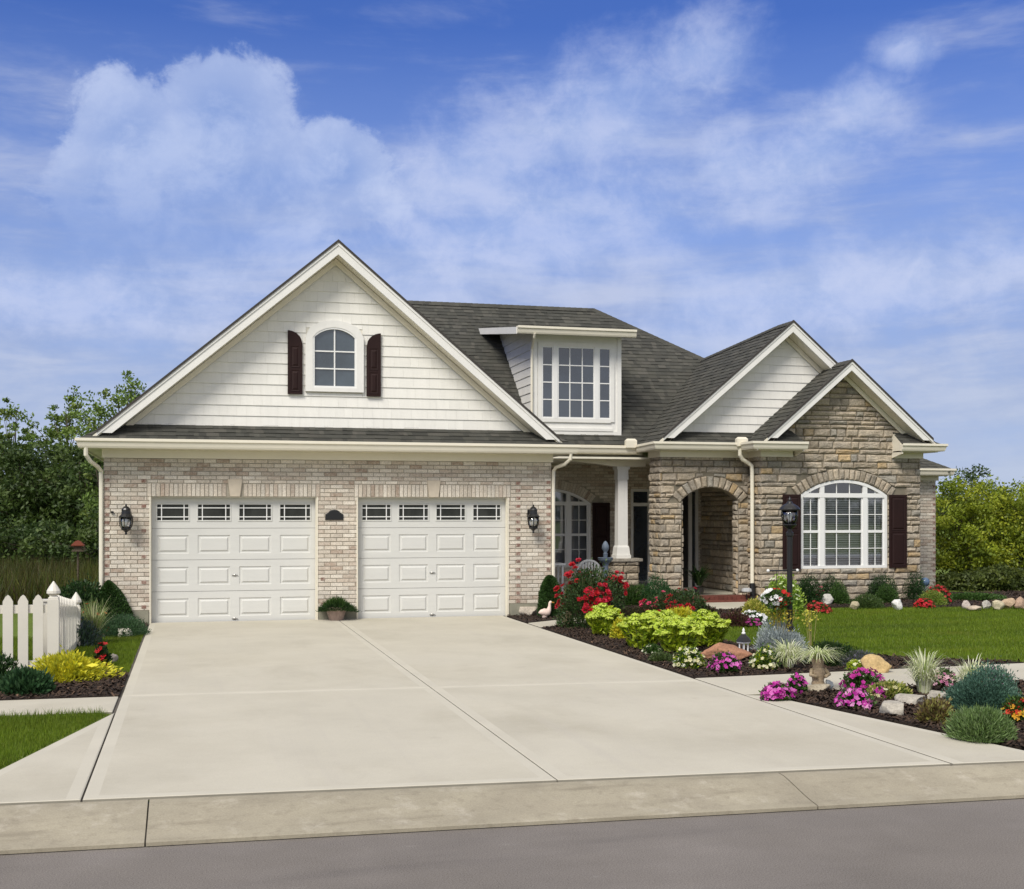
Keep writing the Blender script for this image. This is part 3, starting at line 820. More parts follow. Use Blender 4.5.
# gable window with its wide arched surround
tr = MB(); f = FR(21.70)
gt, (ax, ay, R) = arc_top(2.385, .50, 4.84, .30)
gw = arch_window(2.385, .375, 4.02, 4.90, .16, 21.635, (), (2,), 3, 'none', gabglass, fw=.03, transom=False, dark_n=-.12, name='window', mt=.022)
for s_ in (-1, 1): bar(tr, f, 2.385 + s_ * .375, 3.95, 2.385 + s_ * .50, 4.88, .0, .07)
bar(tr, f, 2.385 - .375, 3.95, 2.385 + .375, 4.02, .0, .069)
arc_in, (ix, iy, iR) = arc_top(2.385, .375, 4.90, .16)
for i in range(16):
    xa = 2.385 - .5 + i / 16; xb = xa + 1 / 16
    def inn(x): return arc_in(x) if abs(x - 2.385) < .375 else 4.88
    def ou(x): return 4.88 + .30 * math.sqrt(max(0, 1 - ((x - 2.385) / .5) ** 2))
    if ou(xb) - inn(xb) < .005 and ou(xa) - inn(xa) < .005: continue
    lo = [(xa, min(inn(xa), ou(xa))), (xb, min(inn(xb), ou(xb))), (xb, ou(xb)), (xa, ou(xa))]
    tr.shell([[f.p(x, y, 0) for x, y in lo], [f.p(x, y, .07) for x, y in lo]], cap0=True)
tr.build('window_surround', M['trim'], house)

def shutter(x0, x1, y0, y1, Y, curve=0, n=2):
    """panelled shutter; curve=-1/+1: quarter-round top falling to the right/left"""
    f = FR(Y); mb = MB(); h = y1 - y0; w_ = x1 - x0
    def top(x):
        if not curve: return y1
        t = (x - x0) / w_; t = t if curve < 0 else 1 - t
        return y1 - .24 * (1 - math.sqrt(max(0, 1 - t * t)))
    K = 10
    for i in range(K):
        a = x0 + w_ * i / K; c = x0 + w_ * (i + 1) / K
        q = [(a, y0), (c, y0), (c, top(c)), (a, top(a))]
        mb.shell([[f.p(x, y, .0) for x, y in q], [f.p(x, y, .028) for x, y in q]], cap0=True)
    e = .05; hh = (h - (.22 if curve else 0) - e * (n + 1)) / n
    for i in range(n):
        a = y0 + e + i * (hh + e)
        ro = [(x0 + e, a), (x1 - e, a), (x1 - e, a + hh), (x0 + e, a + hh)]
        mb.shell([[f.p(x, y, .0285) for x, y in ro], [f.p(x, y, .036) for x, y in ro]], cap1=False)
        mb.shell([[f.p(x, y, .036) for x, y in ro], [f.p(x, y, .030) for x, y in inset(ro, .02)], [f.p(x, y, .042) for x, y in inset(ro, .05)]])
    return mb.build('shutter', M['shutter'], house)
shutter(1.585, 1.835, 3.895, 4.985, 21.665, -1); shutter(2.935, 3.185, 3.885, 4.985, 21.665, 1)
shutter(11.83, 12.235, .70, 2.245, BY - .045); shutter(14.29, 14.705, .70, 2.245, BY - .045)
shutter(8.98, 9.40, .62, 2.10, PY - .03)

# ---------------- dormer
DX0, DX1, DY, DZ = 6.94, 8.90, 25.35, 5.60
dm = MB(); f = FR(DY)
zr = lambda y: EZ + .85 * (y - EYV)
dm.face([f.p(DX0, 3.46), f.p(DX1, 3.46), f.p(DX1, 5.62), f.p(DX0, 5.62)])
for x0_, x1_, y0_, y1_, n_ in ((DX0, DX0 + .09, 3.46, 5.6, .02), (DX1 - .09, DX1, 3.46, 5.6, .02), (DX0 + .09, DX1 - .09, 3.46, 3.60, .021), (DX0 + .09, DX1 - .2, 3.60, 3.66, .035),
                               (7.05, 7.13, 3.80, 5.46, .03), (8.66, 8.74, 3.80, 5.46, .03), (7.13, 8.66, 5.38, 5.46, .031), (7.13, 8.66, 3.78, 3.86, .032)):
    bar(dm, f, x0_, y0_, x1_, y1_, .001, n_)
dorm = dm.build('dormer', M['trim'], house)
# side wall (siding) with the triangular outline between the two roofs
yb = 28.35; zbk = 6.12
sd = MB()
fs = Frame((DX0, yb, 0), (0, -1, 0), (0, 0, 1))
siding(sd, fs, [(.02, 6.0), (yb - 25.36, 3.50), (yb - 25.36, 5.62), (.02, 6.03)], col0=(.805, .79, .735))
sd.face([(DX0 + .01, 25.35, 3.45), (DX0 + .01, 25.35, 5.65), (DX0 + .01, 28.4, 6.1)], (.7, .68, .6))
sd.build('siding', M['siding'], dorm)
sd = MB(); sd.face([(DX1, 25.35, 3.45), (DX1, 25.35, 5.65), (DX1, 28.4, 6.1)], (.7, .68, .6)); sd.build('siding', M['siding'], dorm)
ds = MB(); dd = MB()
shingle_plane(ds, [(6.50, 24.98, 5.71), (9.06, 24.98, 5.71), (9.06, 28.85, 6.235), (6.50, 28.85, 6.235)], deck=dd, thick=.03)
dr = ds.build('dormer_roof', M['shingle'], dorm)
for x in (6.48, 9.04):
    fa = MB(); q = [(24.95, 5.56), (28.6, 6.05), (28.78, 6.215), (24.95, 5.70)]
    fa.shell([[(x, a, b) for a, b in q], [(x + .03, a, b) for a, b in q]], cap0=True); fa.build('fascia', M['trim'], dorm)
fa = MB(); fa.face([(6.51, 24.95, 5.57), (9.09, 24.95, 5.57), (9.09, 25.4, 5.63), (6.51, 25.4, 5.63)]); fa.face([(6.51, 25.4, 5.63), (6.96, 25.4, 5.63), (6.96, 28.5, 6.04), (6.51, 28.5, 6.04)])
fa.build('dormer_soffit', M['trim'], dorm)
g = MB(); gutter(g, (6.49, 24.97, 5.72), (9.08, 24.97, 5.72), (0, -1, 0)); g.tube([(6.86, 24.9, 5.58), (6.86, 24.95, 5.5), (6.9, 25.2, 5.40), (6.905, 25.3, 5.3), (6.905, 25.30, 3.75)], .028, 8)
g.build('gutter', M['cream'], dorm)
wd = MB(); mu = MB()
for a, c, n_ in ((7.13, 7.385, 1), (7.475, 8.30, 3), (8.39, 8.66, 1)):
    for s_ in ((a - .0, a + .028), (c - .028, c)): bar(wd, f, s_[0], 3.86, s_[1], 5.38, .002, .022)
    bar(wd, f, a + .028, 3.86, c - .028, 3.89, .002, .022); bar(wd, f, a + .028, 5.35, c - .028, 5.38, .002, .022)
    for j in range(1, n_): xx = a + (c - a) * j / n_; bar(mu, f, xx - .011, 3.89, xx + .011, 5.35, .006, .016)
    for j in range(1, 4): yy = 3.89 + 1.46 * j / 4; bar(mu, f, a + .028, yy - .011, c - .028, yy + .011, .007, .017)
for a, c in ((7.385, 7.475), (8.30, 8.39)): bar(wd, f, a, 3.86, c, 5.38, .002, .034)
wn = wd.build('window', M['vinyl'], dorm)
gl = MB(); bar(gl, f, 7.13, 3.86, 8.66, 5.38, .003, .0055)
mu.build('muntin', M['vinyl'], dorm)
dkglass = mat('dark_glass', (.035, .045, .06), rough=.04, var=.35, vs=1.2, spec=1.0, coat=1.0)
gl.build('pane', dkglass, dorm)
W_ = W  # (dormer windows hang two levels down)

# ---------------- garage doors
gglass = mat('garage_glass', (.035, .036, .034), rough=.12, var=.5, vs=1.0, spec=.35, stretch=(3, 1, 1))
def garage_door(a, c):
    f = FR(21.83); mb = MB(); gl = MB(); mu = MB()
    w_ = c - a; secs = 4; sh_h = DT / secs; m = .0
    cw = w_ / 4
    for r in range(secs):
        y0 = r * sh_h + .003; y1 = (r + 1) * sh_h - .003
        bar(mb, f, a, y0, c, y1, -.04, -.013)
        for q in range(4):
            x0 = a + q * cw; x1 = x0 + cw
            px0, px1 = x0 + .075 + (.02 if q == 0 else 0), x1 - .075 - (.02 if q == 3 else 0)
            if r < 3: py0, py1 = y0 + .105, y1 - .115
            else: py0, py1 = y0 + .13, y1 - .125
            out = [(x0, y0), (x1, y0), (x1, y1), (x0, y1)]; inn = [(px0, py0), (px1, py0), (px1, py1), (px0, py1)]
            def off(P, d): return [(P[0][0] + d, P[0][1] + d), (P[1][0] - d, P[1][1] + d), (P[2][0] - d, P[2][1] - d), (P[3][0] + d, P[3][1] - d)]
            rings = [[f.p(x, y, 0) for x, y in out], [f.p(x, y, 0) for x, y in inn]]
            if r < 3:
                rings += [[f.p(x, y, -.018) for x, y in off(inn, .012)], [f.p(x, y, -.018) for x, y in off(inn, .024)], [f.p(x, y, .004) for x, y in off(inn, .055)]]
                mb.shell(rings)
            else:
                mb.shell([[f.p(x, y, 0) for x, y in out], [f.p(x, y, 0) for x, y in off(inn, -.02)], [f.p(x, y, .010) for x, y in off(inn, -.014)], [f.p(x, y, .010) for x, y in inn], [f.p(x, y, -.012) for x, y in off(inn, .006)]], cap1=False)
                gl.face([f.p(x, y, -.010) for x, y in inn])
                for xx in (px0 + .075, px1 - .075): bar(mu, f, xx - .008, py0, xx + .008, py1, -.009, .004)
                for yy in (py0 + .06, py1 - .06): bar(mu, f, px0, yy - .008, px1, yy + .008, -.0085, .005)
    d = mb.build('garage_door', M['door'], house)
    gl.build('window', gglass, d); mu.build('muntin', M['vinyl'], d)
    cx = (a + c) / 2
    for yy in (.80, .06):
        h = MB()
        h.lathe([(.022, -.004), (.022, .006), (.012, .012)], (0, 0, 0), 10)
        n0 = len(h.v) - 30
        for i in range(n0, len(h.v)): x, y, z = h.v[i]; p = f.p(cx + x, yy + y, z + .004); h.v[i] = tuple(p)
        bar(h, f, cx - .05, yy - .006, cx + .05, yy + .006, .008, .018)
        h.build('handle' if yy > .5 else 'lock', M['brass'], d)
    # jamb trim around the opening
    t = MB(); g2 = FR(21.70)
    bar(t, g2, a, 0, a + .010, DT, -.10, -.012); bar(t, g2, c - .012, 0, c, DT, -.10, -.012); bar(t, g2, a + .010, DT - .012, c - .012, DT, -.10, -.013)
    bar(t, g2, a - .022, .0, a - .001, DT - .0, .0, .018); bar(t, g2, c + .001, .0, c + .022, DT - .0, .0, .018)
    t.build('door_frame', M['cream'], house)
    s_ = MB(); bar(s_, f, a, 0, c, .012, -.03, .004); s_.build('weather_strip', M['black'], d)
for a, c in doors: garage_door(a, c)

# ---------------- front door and sidelights behind the arch
f = FR(PY)
fm = MB()
for a, c in ((9.93, 9.99), (10.36, 10.44), (11.38, 11.46), (11.56, 11.62)): bar(fm, f, a, .1, c, 2.42, -.1, .01)
bar(fm, f, 9.99, 2.36, 11.56, 2.42, -.1, .009); bar(fm, f, 9.99, 2.02, 10.36, 2.10, -.1, .008)
fd = fm.build('front_door_frame', M['trim'], house)
g3 = MB(); bar(g3, f, 9.99, .1, 10.36, 2.36, -.09, -.05); bar(g3, f, 11.46, .1, 11.56, 2.36, -.09, -.05); g3.build('sidelight', dkglass, fd)
dd_ = MB(); bar(dd_, f, 10.44, .1, 11.38, 2.36, -.09, -.04)
for i in range(4): bar(dd_, f, 10.52, .25 + i * .5, 11.30, .62 + i * .5, -.0399, -.03)
dd_.build('front_door', M['dkdoor'], fd)

# ================================================================== things fixed to or standing by the house
def lathe_at(mb, prof, c, n=14, **k): mb.lathe(prof, c, n, **k)
def wall_lantern(x, label):
    y = 21.50; z = 1.50
    t = thing('wall_lantern', (x, 21.7, z), label, 'wall lamp', 'lanterns on the garage wall'); W1 = 1.2
    b = MB()
    b.lathe([(.008, 0), (.018, .02), (.012, .04), (.03, .06), (.062, .085), (.066, .10), (.066, .115)], (x, y, z), 10)       # bottom cup
    b.lathe([(.092, .285), (.096, .30), (.085, .315), (.062, .345), (.058, .40), (.062, .41), (.05, .44), (.03, .465), (.012, .475), (.012, .50), (.004, .515)], (x, y, z), 12)
    for k_ in range(6):
        a = 2 * PI * k_ / 6 + .3
        b.tube([(x + r * math.cos(a), y + r * math.sin(a), z + h) for r, h in ((.064, .11), (.084, .16), (.09, .21), (.088, .29))], .0055, 5)
    b.tube([(x, y, z + .43), (x, y + .07, z + .47), (x, 21.68, z + .36)], .010, 6)
    b.lathe([(.045, -.002), (.045, .002)], (x, 21.69, z + .3), 10)
    b.box((x - .045, 21.665, z + .24), (x + .045, 21.69, z + .42))
    b.build('lamp_frame', M['black'], t)
    g_ = MB(); g_.lathe([(.055, .105), (.074, .16), (.08, .21), (.078, .285)], (x, y, z), 12); g_.build('lamp_glass', M['lglass'], t, smooth=True)
    u = MB(); u.lathe([(.012, .11), (.014, .2), (.022, .22), (.02, .26), (.005, .275)], (x, y, z), 8); u.build('bulb', M['bulb'], t, smooth=True)
    t.scale = (1.22, 1.12, 1.0)
    return t
wall_lantern(-1.05, 'black carriage lantern on the brick between the downspout and the left garage door')
wall_lantern(5.89, 'black carriage lantern on the brick to the right of the right garage door')
pq = MB(); f = FR(21.70); cx = 2.38
pts = [(-.155, 0), (.155, 0), (.155, .10), (.13, .105), (.105, .125), (.085, .15), (.05, .17), (0, .178), (-.05, .17), (-.085, .15), (-.105, .125), (-.13, .105), (-.155, .10)]
pq.shell([[f.p(cx + x, 1.74 + y, .014) for x, y in pts], [f.p(cx + x, 1.74 + y, .03) for x, y in pts], [f.p(cx + x * .93, 1.744 + y * .93, .033) for x, y in pts]], cap0=True)
tag(pq.build('house_plaque', M['black']), 'black arched address plaque on the brick between the two garage doors', 'plaque')
mb = MB(); mb.box((-1.30, 21.66, 1.86), (-1.26, 21.688, 1.89)); mb.box((-1.295, 21.64, 1.865), (-1.265, 21.66, 1.885))
tag(mb.build('door_sensor', M['black']), 'tiny dark sensor on the brick beside the left wall lantern', 'sensor')
# ================================================================== GROUND
cl = lambda x: max(-15, min(15, x))
YT = lambda x: 8.40 - .06 * cl(x)
YB = lambda x: 7.74 - .035 * cl(x)
XS = [-400, -120, -60, -30, -15] + [-15 + i * 1.0 for i in range(1, 30)] + [15, 30, 60, 120, 400]
g = MB()
YS = [0, 1, 2, 4, 8, 14, 24, 40, 80, 200, 600]
for xa, xb in zip(XS, XS[1:]):
    for ya, yb_ in zip(YS, YS[1:]):
        g.face([(xa, YT(xa) + ya - .02, 0), (xb, YT(xb) + ya - .02, 0), (xb, YT(xb) + yb_ - .02, 0), (xa, YT(xa) + yb_ - .02, 0)])
    g.face([(xa, -260, 0), (xb, -260, 0), (xb, -3.6, 0), (xa, -3.6, 0)])
tag(g.build('ground', M['ground'], loc=(0, 0, 0)), kind='structure')
g = MB()
for xa, xb in zip(XS, XS[1:]):
    for k in range(6):
        t0, t1 = k / 6, (k + 1) / 6
        ya, yb2 = -3.5 + (YB(xa) + .05 + 3.5) * t0, -3.5 + (YB(xb) + .05 + 3.5) * t0
        yc, yd = -3.5 + (YB(xa) + .05 + 3.5) * t1, -3.5 + (YB(xb) + .05 + 3.5) * t1
        g.face([(xa, ya, -.125), (xb, yb2, -.125), (xb, yd, -.125), (xa, yc, -.125)])
tag(g.build('road', M['asphalt'], loc=(0, 0, -.125)), kind='structure')
# rolled kerb with a few joints
g = MB()
def kerb(xa, xb, n=1):
    for i in range(n):
        a = xa + (xb - xa) * i / n; c = xa + (xb - xa) * (i + 1) / n; prof = []
        for t, z in ((-.03, -.12), (-.03, -.098), (0, -.094), (.15, -.082), (.35, -.060), (.55, -.034), (.72, -.012), (.86, .003), (.97, .008), (1.0, .008), (1.0, -.1)):
            prof.append((t, z))
        mk = lambda x: [(x, YB(x) + (YT(x) - YB(x)) * t, z) for t, z in prof]
        g.shell([mk(a), mk(c)], cap0=True)
kj = [-60, -30, -15.2, -12.1, -9.1, -6.2, -3.2, -.27, 4.05, 7.3, 10.3, 13.3, 16.3, 30, 60]
for a, c in zip(kj, kj[1:]): kerb(a + .005, c - .005, 1 if abs(a) > 15 else 4)
o = g.build('kerb', M['curb'], loc=(0, 0, -.12)); tag(o, kind='structure')
g = MB(); g.shell([[(x, YB(x), -.12), (x, YT(x) - .02, -.12), (x, YT(x) - .02, -.012), (x, YB(x) + .03, -.102)] for x in (-60, -15, 0, 15, 60)], cap0=True)
tag(g.build('kerb_joint_fill', M['joint'], loc=(0, 0, -.12)), kind='structure')

def slab(mb, poly, z=.022, gap=.005, mi=0, bandw=.085, bands=()):
    """concrete slab with rounded edge; bands: edge indices that carry a smooth tooled border"""
    P = [Vector((x, y)) for x, y in poly]; n = len(P)
    def offs(ds):
        out = []
        for i in range(n):
            a, b_, c = P[i - 1], P[i], P[(i + 1) % n]
            e0 = (b_ - a).normalized(); e1 = (c - b_).normalized(); n0 = Vector((-e0.y, e0.x)); n1 = Vector((-e1.y, e1.x))
            d0, d1 = ds[i - 1], ds[i]
            det = e0.x * e1.y - e0.y * e1.x
            if abs(det) < 1e-4: out.append(b_ + n0 * d0); continue
            q0 = a + n0 * d0; q1 = b_ + n1 * d1; r = q1 - q0; t = (r.x * e1.y - r.y * e1.x) / det
            out.append(q0 + e0 * t)
        return out
    A = offs([gap] * n); B = offs([gap + .008] * n); C_ = offs([gap + .008 + (bandw if i in bands else .001) for i in range(n)])
    mb.shell([[(p.x, p.y, -.02) for p in A], [(p.x, p.y, z - .004) for p in A]], mi=2, cap1=False)
    mb.shell([[(p.x, p.y, z - .004) for p in A], [(p.x, p.y, z) for p in B], [(p.x, p.y, z + .0002) for p in C_]], mi=1, cap1=False)
    mb.face([(p.x, p.y, z + .0002) for p in C_], mi=0)
dv = MB()
xl, xm, xr = -.685, 2.44, 5.40
slab(dv, [(xl, 13.14), (xm, 12.98), (xm, 21.78), (xl, 21.78)], bands=(0, 1, 3))
slab(dv, [(xm, 12.98), (xr, 12.80), (xr, 21.78), (xm, 21.78)], bands=(0, 1, 3))
slab(dv, [(xl, YT(xl) + .012), (xm, YT(xm) + .012), (xm, 12.98), (xl, 13.14)], bands=(0, 1, 2, 3))
slab(dv, [(xm, YT(xm) + .012), (xr, YT(xr) + .012), (xr, 12.80), (xm, 12.98)], bands=(0, 1, 2, 3))
slab(dv, [(-1.62, YT(-1.6) + .012), (xl - .004, YT(xl) + .012), (xl - .004, 12.1)], bands=(1, 2))
slab(dv, [(xr + .012, YT(xr) + .012), (6.32, YT(6.3) + .012), (5.62, 11.55), (xr + .012, 11.66)], bands=(1, 2, 3))
o = dv.build('driveway', [M['conc'], M['concb'], M['joint2']], loc=(2.4, 15, 0)); tag(o, kind='structure')
# joints show as a darker bed below the slabs
g = MB(); g.face([(-1.6, YT(-1.6), .004), (6.3, YT(6.3), .004), (5.5, 11.7, .004), (5.46, 21.9, .004), (-.72, 21.9, .004), (-.72, 12.1, .004)])
tag(g.build('driveway_joint', M['joint'], loc=(2.4, 15, 0)), kind='structure')
sw = MB()
for i in range(12):
    a = -.71 - i * 1.55; c = a - 1.55
    slab(sw, [(c, 12.18 + (.02 * i)), (a, 12.12), (a, 13.12), (c, 13.12)], bands=())
for i in range(16):
    a = 5.42 + i * 1.5; c = a + 1.5; k0, k1 = .07 * (a - 5.4), .07 * (c - 5.4)
    slab(sw, [(a, 11.68 + k0), (c, 11.68 + k1), (c, 12.98 + k1), (a, 12.98 + k0)])
tag(sw.build('sidewalk', [M['conc'], M['concb'], M['joint2']], loc=(0, 12.5, 0)), kind='structure')
pth = MB()
path = [(5.43, 19.35), (7.4, 20.5), (9.6, 22.0), (11.35, 22.35), (11.35, 23.83), (9.55, 23.83), (8.9, 23.1), (6.9, 21.2), (5.43, 20.15)]
slab(pth, path[:3] + path[6:], z=.026); slab(pth, [path[2]] + path[3:7], z=.026)
tag(pth.build('garden_path', [M['conc'], M['concb'], M['joint2']], loc=(8, 21, 0)), kind='structure')

def inpoly(P, x, y):
    r = np.zeros(len(x), bool); n = len(P)
    for i in range(n):
        (x0, y0), (x1, y1) = P[i], P[(i + 1) % n]
        c = ((y0 > y) != (y1 > y)) & (x < (x1 - x0) * (y - y0) / (y1 - y0 + 1e-12) + x0)
        r ^= c
    return r
def sample(P, n):
    xs = [p[0] for p in P]; ys = [p[1] for p in P]; out = np.zeros((0, 2))
    while len(out) < n:
        q = np.column_stack([rng.uniform(min(xs), max(xs), n), rng.uniform(min(ys), max(ys), n)])
        out = np.vstack([out, q[inpoly(P, q[:, 0], q[:, 1])]])
    return out[:n]

def bed(name_i, P, z=.03, dens=450):
    mb = MB()
    pts = []
    n = len(P)
    mb.shell([[(x, y, -.01) for x, y in P], [(x, y, z) for x, y in P]], cap1=False)
    mb.face([(x, y, z) for x, y in P])
    o = mb.build('mulch_bed', M['mulch'], loc=(P[0][0], P[0][1], 0)); tag(o, kind='structure')
    A = area(P); N = int(A * dens); q = sample(P, N)
    a = rng.uniform(0, 2 * PI, N); L = rng.uniform(.012, .035, N); Wd = rng.uniform(.004, .012, N); t = rng.uniform(-.7, .7, N); zz = z + rng.uniform(.0, .022, N)
    dx, dy, dz = np.cos(a) * np.cos(t), np.sin(a) * np.cos(t), np.sin(t); px, py = -np.sin(a), np.cos(a)
    c = np.stack([q[:, 0], q[:, 1], zz], 1); D = np.stack([dx, dy, dz], 1) * L[:, None]; Pp = np.stack([px, py, rng.uniform(-.4, .4, N)], 1) * Wd[:, None]
    v = np.stack([c - D - Pp, c + D - Pp, c + D + Pp, c - D + Pp], 1).reshape(-1, 3)
    k = rng.uniform(.5, 1.7, N)[:, None] * np.array([[.040, .024, .015]])
    k[rng.random(N) < .05] *= 2.2
    return v, k
chipv = []; chipc = []
bed1 = [(5.43, 13.0), (5.43, 19.3), (7.4, 20.45), (9.6, 21.95), (11.4, 22.3), (11.4, 21.85), (10.3, 21.2), (9.2, 20.1), (8.1, 18.7), (7.4, 17.1), (7.45, 16.0), (8.3, 14.9), (8.9, 13.9), (9.6, 13.6), (9.9, 13.32)]
bed1b = [(5.43, 20.2), (6.9, 21.25), (8.9, 23.2), (9.5, 23.9), (9.4, 25.0), (6.3, 25.0), (6.3, 21.6), (5.45, 21.66)]
bed2 = [(5.66, 11.56), (6.38, YT(6.4) + .02), (14, YT(14) + .02), (14, 12.2), (6.0, 11.67)]
bed3 = [(11.4, 22.35), (12.6, 22.05), (14, 21.7), (16, 21.35), (19.5, 21.6), (24, 22.6), (24, 25.5), (15.1, 25.5), (15.0, 23.66), (11.4, 23.66)]
bed4 = [(-.71, 13.14), (-.71, 14.9), (-1.3, 15.7), (-2.2, 15.95), (-7, 15.95), (-7, 13.14)]
bed5 = [(-.71, 20.2), (-.71, 21.6), (-1.5, 21.6), (-2.4, 21.2), (-2.1, 19.6), (-1.2, 19.5)]
for P_, dn in ((bed1, 700), (bed1b, 300), (bed2, 1500), (bed3, 250), (bed4, 900), (bed5, 400)):
    v, k = bed(0, P_, dens=dn); chipv.append(v); chipc.append(k)
o = np_mesh('mulch_chips', np.vstack(chipv), 4, np.vstack(chipc), M['chips'], loc=(5, 15, 0)); tag(o, kind='stuff', label='dark shredded bark mulch covering the flower beds', cat='mulch')

# ------------------------------------------------------------------ grass
def blades(P, n, h, w_, cols, lean=.5):
    q = sample(P, n); a = rng.uniform(0, 2 * PI, n); H = h * rng.uniform(.5, 1.25, n); b_ = rng.uniform(0, 2 * PI, n); ln = rng.uniform(0, lean, n)
    base = np.column_stack([q, np.zeros(n)]); sd = np.column_stack([np.cos(a), np.sin(a), np.zeros(n)]) * (w_ / 2)
    tip = base + np.column_stack([np.cos(b_) * ln * H, np.sin(b_) * ln * H, H])
    v = np.stack([base - sd, base + sd, tip], 1).reshape(-1, 3)
    c = np.array(cols)[rng.integers(0, len(cols), n)] * rng.uniform(.75, 1.25, n)[:, None]
    return v, c
GC = [(.12, .195, .008), (.145, .225, .010), (.175, .235, .018), (.10, .165, .007)]
gv = []; gc = []
lawnR = [(8.9, 13.95), (9.9, 13.5), (30, 14.9), (30, 22.6), (24, 22.5), (19.5, 21.5), (16, 21.25), (14, 21.6), (12.6, 21.95), (11.4, 21.8), (10.35, 21.1), (9.25, 20.0), (8.15, 18.6), (7.45, 17.0), (7.5, 16.0), (8.35, 14.85)]
for P_, n_, h_, w_ in (([(-.74, 12.08), (-1.64, YT(-1.6) + .04), (-5, YT(-5) + .03), (-5, 12.12)], 90000, .05, .006),
                       ([(-.71, 15.0), (-1.3, 15.8), (-2.2, 16.1), (-3.5, 16.1), (-3.5, 20), (-1.3, 19.4), (-.71, 20.1)], 45000, .05, .010), (lawnR, 260000, .045, .013)):
    v, c = blades(P_, n_, h_, w_, GC); gv.append(v); gc.append(c)
# ragged fringe where the lawns meet concrete
for x0, x1, y0, y1, n_ in ((-5, -.8, 12.02, 12.14, 1800), (9.9, 30, 13.45, 13.6, 0)):
    if n_: v, c = blades([(x0, y0), (x1, y0), (x1, y1), (x0, y1)], n_, .075, .008, GC, .8); gv.append(v); gc.append(c)
o = np_mesh('grass', np.vstack(gv), 3, np.vstack(gc), M['grass'], loc=(5, 15, 0)); tag(o, kind='stuff', label='short mown green grass of the front lawns', cat='grass')
# rough meadow beyond the fence
v, c = blades([(-24, 26), (-2.0, 26), (-2.0, 44), (-28, 46)], 60000, .60, .030, [(.04, .052, .010), (.055, .045, .014), (.07, .042, .022), (.03, .052, .010), (.045, .034, .014)], .6)
o = np_mesh('meadow_grass', v, 3, c, M['grass'], loc=(-10, 30, 0)); tag(o, kind='stuff', label='tall olive and reddish meadow grass beyond the picket fence', cat='meadow grass')

# ================================================================== PLANTS
def unit(n):
    d = rng.normal(size=(n, 3)); return d / np.linalg.norm(d, axis=1)[:, None]
def lobes(d, k=7, amp=.2, seed=None):
    r = np.random.default_rng(seed if seed is not None else rng.integers(1e9))
    c = r.normal(size=(k, 3)); c /= np.linalg.norm(c, axis=1)[:, None]
    out = np.ones(len(d))
    for i in range(k): out += amp * np.exp(-((1 - d @ c[i]) / .12)) * r.uniform(.3, 1)
    return out - amp * .3
def leaves(C, A, L, Wd, cols, fold=.0):
    """diamond leaves at C pointing along A"""
    n = len(C); r = unit(n); B = np.cross(A, r); B /= (np.linalg.norm(B, axis=1)[:, None] + 1e-9)
    L = np.broadcast_to(L, (n,))[:, None] * rng.uniform(.7, 1.3, (n, 1)); Wd = np.broadcast_to(Wd, (n,))[:, None] * rng.uniform(.8, 1.2, (n, 1))
    p0 = C - A * L * .5; p2 = C + A * L * .5; m = C - A * L * .05
    return np.stack([p0, m + B * Wd * .5, p2, m - B * Wd * .5], 1).reshape(-1, 3)
def pick(cols, n, v=.25):
    return np.array(cols)[rng.integers(0, len(cols), n)] * rng.uniform(1 - v, 1 + v, n)[:, None]
def ellipsoid(c, r, n, shell=.55, amp=.2, up=.35, jit=.7, flat=True, k=9, droop=0):
    """points inside a lumpy ellipsoid (c = middle of its foot) and leaf directions"""
    d = unit(n); d[:, 2] = np.where(rng.random(n) < .9, np.abs(d[:, 2]), d[:, 2]) if flat else d[:, 2]
    rr = lobes(d, k, amp) * (rng.random(n) ** (1 / 3 * (1 - shell) + .02)) * (1 + .09 * np.abs(rng.normal(size=n)) * (rng.random(n) < .35))
    P = d * rr[:, None] * np.array(r) + np.array(c)
    if flat: P[:, 2] = np.maximum(P[:, 2], c[2] + .01)
    A = d + np.array([0, 0, up]) + unit(n) * jit
    A /= np.linalg.norm(A, axis=1)[:, None]
    return P, A
def discs(C, Nn, R, cols, k=6, cup=.25):
    """flowers: k petals round a centre, each a small quad"""
    n = len(C); r = unit(n); X = np.cross(Nn, r); X /= np.linalg.norm(X, axis=1)[:, None]; Y = np.cross(Nn, X)
    R = np.broadcast_to(R, (n,))[:, None]; V = []; 
    for i in range(k):
        a, b_, m = 2 * PI * i / k, 2 * PI * (i + .92) / k, 2 * PI * (i + .46) / k
        V.append(np.stack([C, C + R * .75 * (X * math.cos(a) + Y * math.sin(a)) + Nn * R * cup * .7,
                           C + R * (X * math.cos(m) + Y * math.sin(m)) + Nn * R * cup, C + R * .75 * (X * math.cos(b_) + Y * math.sin(b_)) + Nn * R * cup * .7], 1))
    V = np.stack(V, 1).reshape(-1, 3)
    return V, np.repeat(cols, k, 0)
